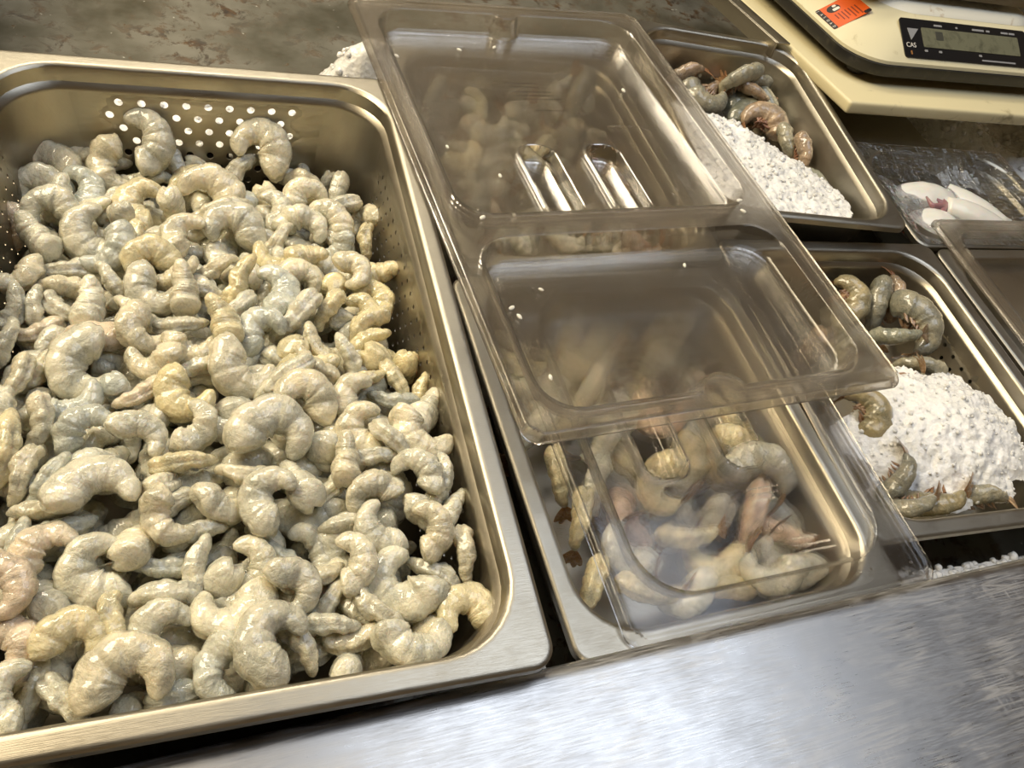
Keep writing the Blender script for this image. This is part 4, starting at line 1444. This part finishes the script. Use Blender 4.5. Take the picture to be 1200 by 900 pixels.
prism('platter_support', [(.08, .10, SW - .05, SD - .07, .04, .071), (.08, .10, SW - .05, SD - .07, .04, .080)], BLACK, scale)
prism('platter', [(.024, .078, SW - .024, SD - .03, .03, .080), (.020, .074, SW - .020, SD - .026, .032, .081), (.020, .074, SW - .020, SD - .026, .032, .090), (.024, .078, SW - .024, SD - .03, .03, .092)], PAN, scale)

# the sloping front face: local frame (u along x, v up the slope)
fy0, fz0, fy1, fz1 = .003, .0290, .057, .0655
fl_ = math.hypot(fy1 - fy0, fz1 - fz0)
fa = math.atan2(fz1 - fz0, fy1 - fy0)


def face_part(name, u0, v0, u1, v1, lift, mat, parent, r=.004, th=.0012):
    l0 = rrect((u1 - u0) / 2, (v1 - v0) / 2, r, 0, 5)
    loops = [[(x, y, z_) for x, y, _ in l0] for z_ in (0, th)]
    V, F = loft(loops, True, True)
    o = link(name, mesh(name, V, F, True, 35), mat, parent)
    o.location = ((u0 + u1) / 2, fy0 + math.cos(fa) * (v0 + v1) / 2 - math.sin(fa) * lift, fz0 + math.sin(fa) * (v0 + v1) / 2 + math.cos(fa) * lift)
    o.rotation_euler = (fa, 0, 0)
    return o


def text(name, s, size, loc, rot, mat, parent, align='LEFT'):
    cu = bpy.data.curves.new(name, 'FONT')
    cu.body = s
    cu.size = size
    cu.extrude = .0001
    cu.align_x = align
    tmp = bpy.data.objects.new(name + '_tmp', cu)
    COL.objects.link(tmp)
    bpy.context.view_layer.update()
    me = bpy.data.meshes.new_from_object(tmp.evaluated_get(bpy.context.evaluated_depsgraph_get()))
    bpy.data.objects.remove(tmp)
    me.name = name
    me.materials.clear()
    o = link(name, me, mat, parent)
    o.location, o.rotation_euler = loc, rot
    return o


panel = face_part('display_panel', .072, .007, .284, .057, 0.0002, PANEL, scale, .004, .0012)
# everything on the panel is a sub-part in the panel's own frame
def on_panel(name, x0, y0, x1, y1, mat, r=.001, z=.0012, th=.0004):
    l0 = rrect((x1 - x0) / 2, (y1 - y0) / 2, r, 0, 4)
    V, F = loft([[(x + (x0 + x1) / 2, y + (y0 + y1) / 2, zz) for x, y, _ in l0] for zz in (z, z + th)], True, True)
    return link(name, mesh(name, V, F, True, 35), mat, panel)


on_panel('lcd_screen', -.074, -.0105, .090, .0145, LCD, .0015)
V = [(-.0965, .0120, .0013), (-.0790, .0120, .0013), (-.0930, -.0030, .0013)]
V += [(x, y, .0017) for x, y, _ in V]
link('logo', mesh('logo', V, [(0, 2, 1), (3, 4, 5), (0, 1, 4, 3), (1, 2, 5, 4), (2, 0, 3, 5)], False), GREY, panel)
text('logo_text', 'CAS', .0085, (-.1020, -.0120, .0014), (0, 0, 0), WINK, panel)
for x, w in ((-.052, .013), (-.016, .003), (.012, .020), (.036, .006), (.062, .012), (.076, .010)):
    on_panel('printed_mark', x, .0175, x + w, .0200, GREY, .0004)
for x in (-.074, -.051, .016):
    on_panel('indicator_light', x, -.0165, x + .005, -.0137, GREY, .001)
on_panel('indicator_light', -.0965, -.0215, -.0945, -.0165, mat_plain('amber_lens', (.35, .16, .05), .3), .0005)
on_panel('printed_mark', .020, -.0220, .078, -.0200, GREY, .0004)
on_panel('digit_segments', -.052, .0000, -.040, .0110, mat_plain('dark_segment', (.06, .06, .045), .4), .001, .0016, .0002)

# warning label on the sloping side face
sx0, sz0, sx1, sz1 = .003, .0290, .057, .0655
sa = math.atan2(sz1 - sz0, sx1 - sx0)
stick = empty('warning_sticker')
stick.parent = scale
stick.matrix_local = Matrix.Translation((sx0 + .0002, .068, sz0 + .0008)) @ Matrix(((0, math.cos(sa), -math.sin(sa), 0), (-1, 0, 0, 0), (0, math.sin(sa), math.cos(sa), 0), (0, 0, 0, 1)))
# in the sticker's frame x runs towards the front, y up the slope, z out of the face
def on_stick(name, x0, y0, x1, y1, mat, z, th=.0002, r=.002):
    l0 = rrect((x1 - x0) / 2, (y1 - y0) / 2, r, 0, 4)
    V, F = loft([[(x + (x0 + x1) / 2, y + (y0 + y1) / 2, zz) for x, y, _ in l0] for zz in (z, z + th)], True, True)
    return link(name, mesh(name, V, F, True, 35), mat, stick)


sb = on_stick('sticker_sheet', -.046, .0035, .0, .0525, ORANGE, 0)
sb['label'] = 'orange sticker sheet with black print'
on_stick('black_band', -.046, .0035, .0, .0092, INK, .0002, .0001)
on_stick('black_dot', -.042, .014, -.028, .030, INK, .0002, .0001, .0068)
on_stick('black_corner', -.006, .044, .0, .0525, INK, .0002, .0001)
on_stick('white_blot', -.035, .020, -.030, .0285, WINK, .0003, .0001, .0015)
on_stick('white_blot', -.041, .0225, -.037, .027, WINK, .0003, .0001, .0015)
for k, ln in enumerate((.020, .018, .020, .014, .018, .016, .010)):
    on_stick('print_line', -.024, .0420 - k * .0042, -.024 + ln, .0436 - k * .0042, mat_plain('dark_red_ink', (.22, .03, .005), .5) if k == 0 else bpy.data.materials['dark_red_ink'], .0002, .0001, .0004)
for k, ch in enumerate('JASOAD'):
    text('letter', ch, .0048, (-.0435 + k * .0073, .0048, .0004), (0, 0, 0), WINK, stick)

# ================================================================ crumbs on the long lid
CR = [(-.128, .190), (-.020, .212), (.100, .142), (-.118, .052), (-.082, .012), (-.094, -.052), (-.126, -.060), (-.094, -.122), (-.118, -.205), (-.124, -.138), (-.121, -.147), (.124, -.052), (.120, -.066), (.045, -.108), (-.06, .205)]
bm = bmesh.new()
bmesh.ops.create_icosphere(bm, subdivisions=2, radius=.0018)
for v in bm.verts:
    v.co = Vector((v.co.x * 1.5 + rnd.gauss(0, .0002), v.co.y * .9, v.co.z * .6))
me = bpy.data.meshes.new('crumb')
bm.to_mesh(me)
bm.free()
me.materials.append(CRUMB)
ml = Matrix.Translation((.319, .146, .0085)) @ lid1.rotation_euler.to_matrix().to_4x4()
for x, y in CR:
    o = link('crumb', me)
    o.location = ml @ Vector((x, y, height_of(longp, x, y, .019, .006) + .0010))
    o.rotation_euler = (0, 0, rnd.uniform(0, 6))
    s = rnd.uniform(.8, 1.25)
    o.scale = (s, s, s)
    tag(o, 'tiny white crumb stuck on top of the long fogged lid', 'crumb', 'crumbs on the long lid')
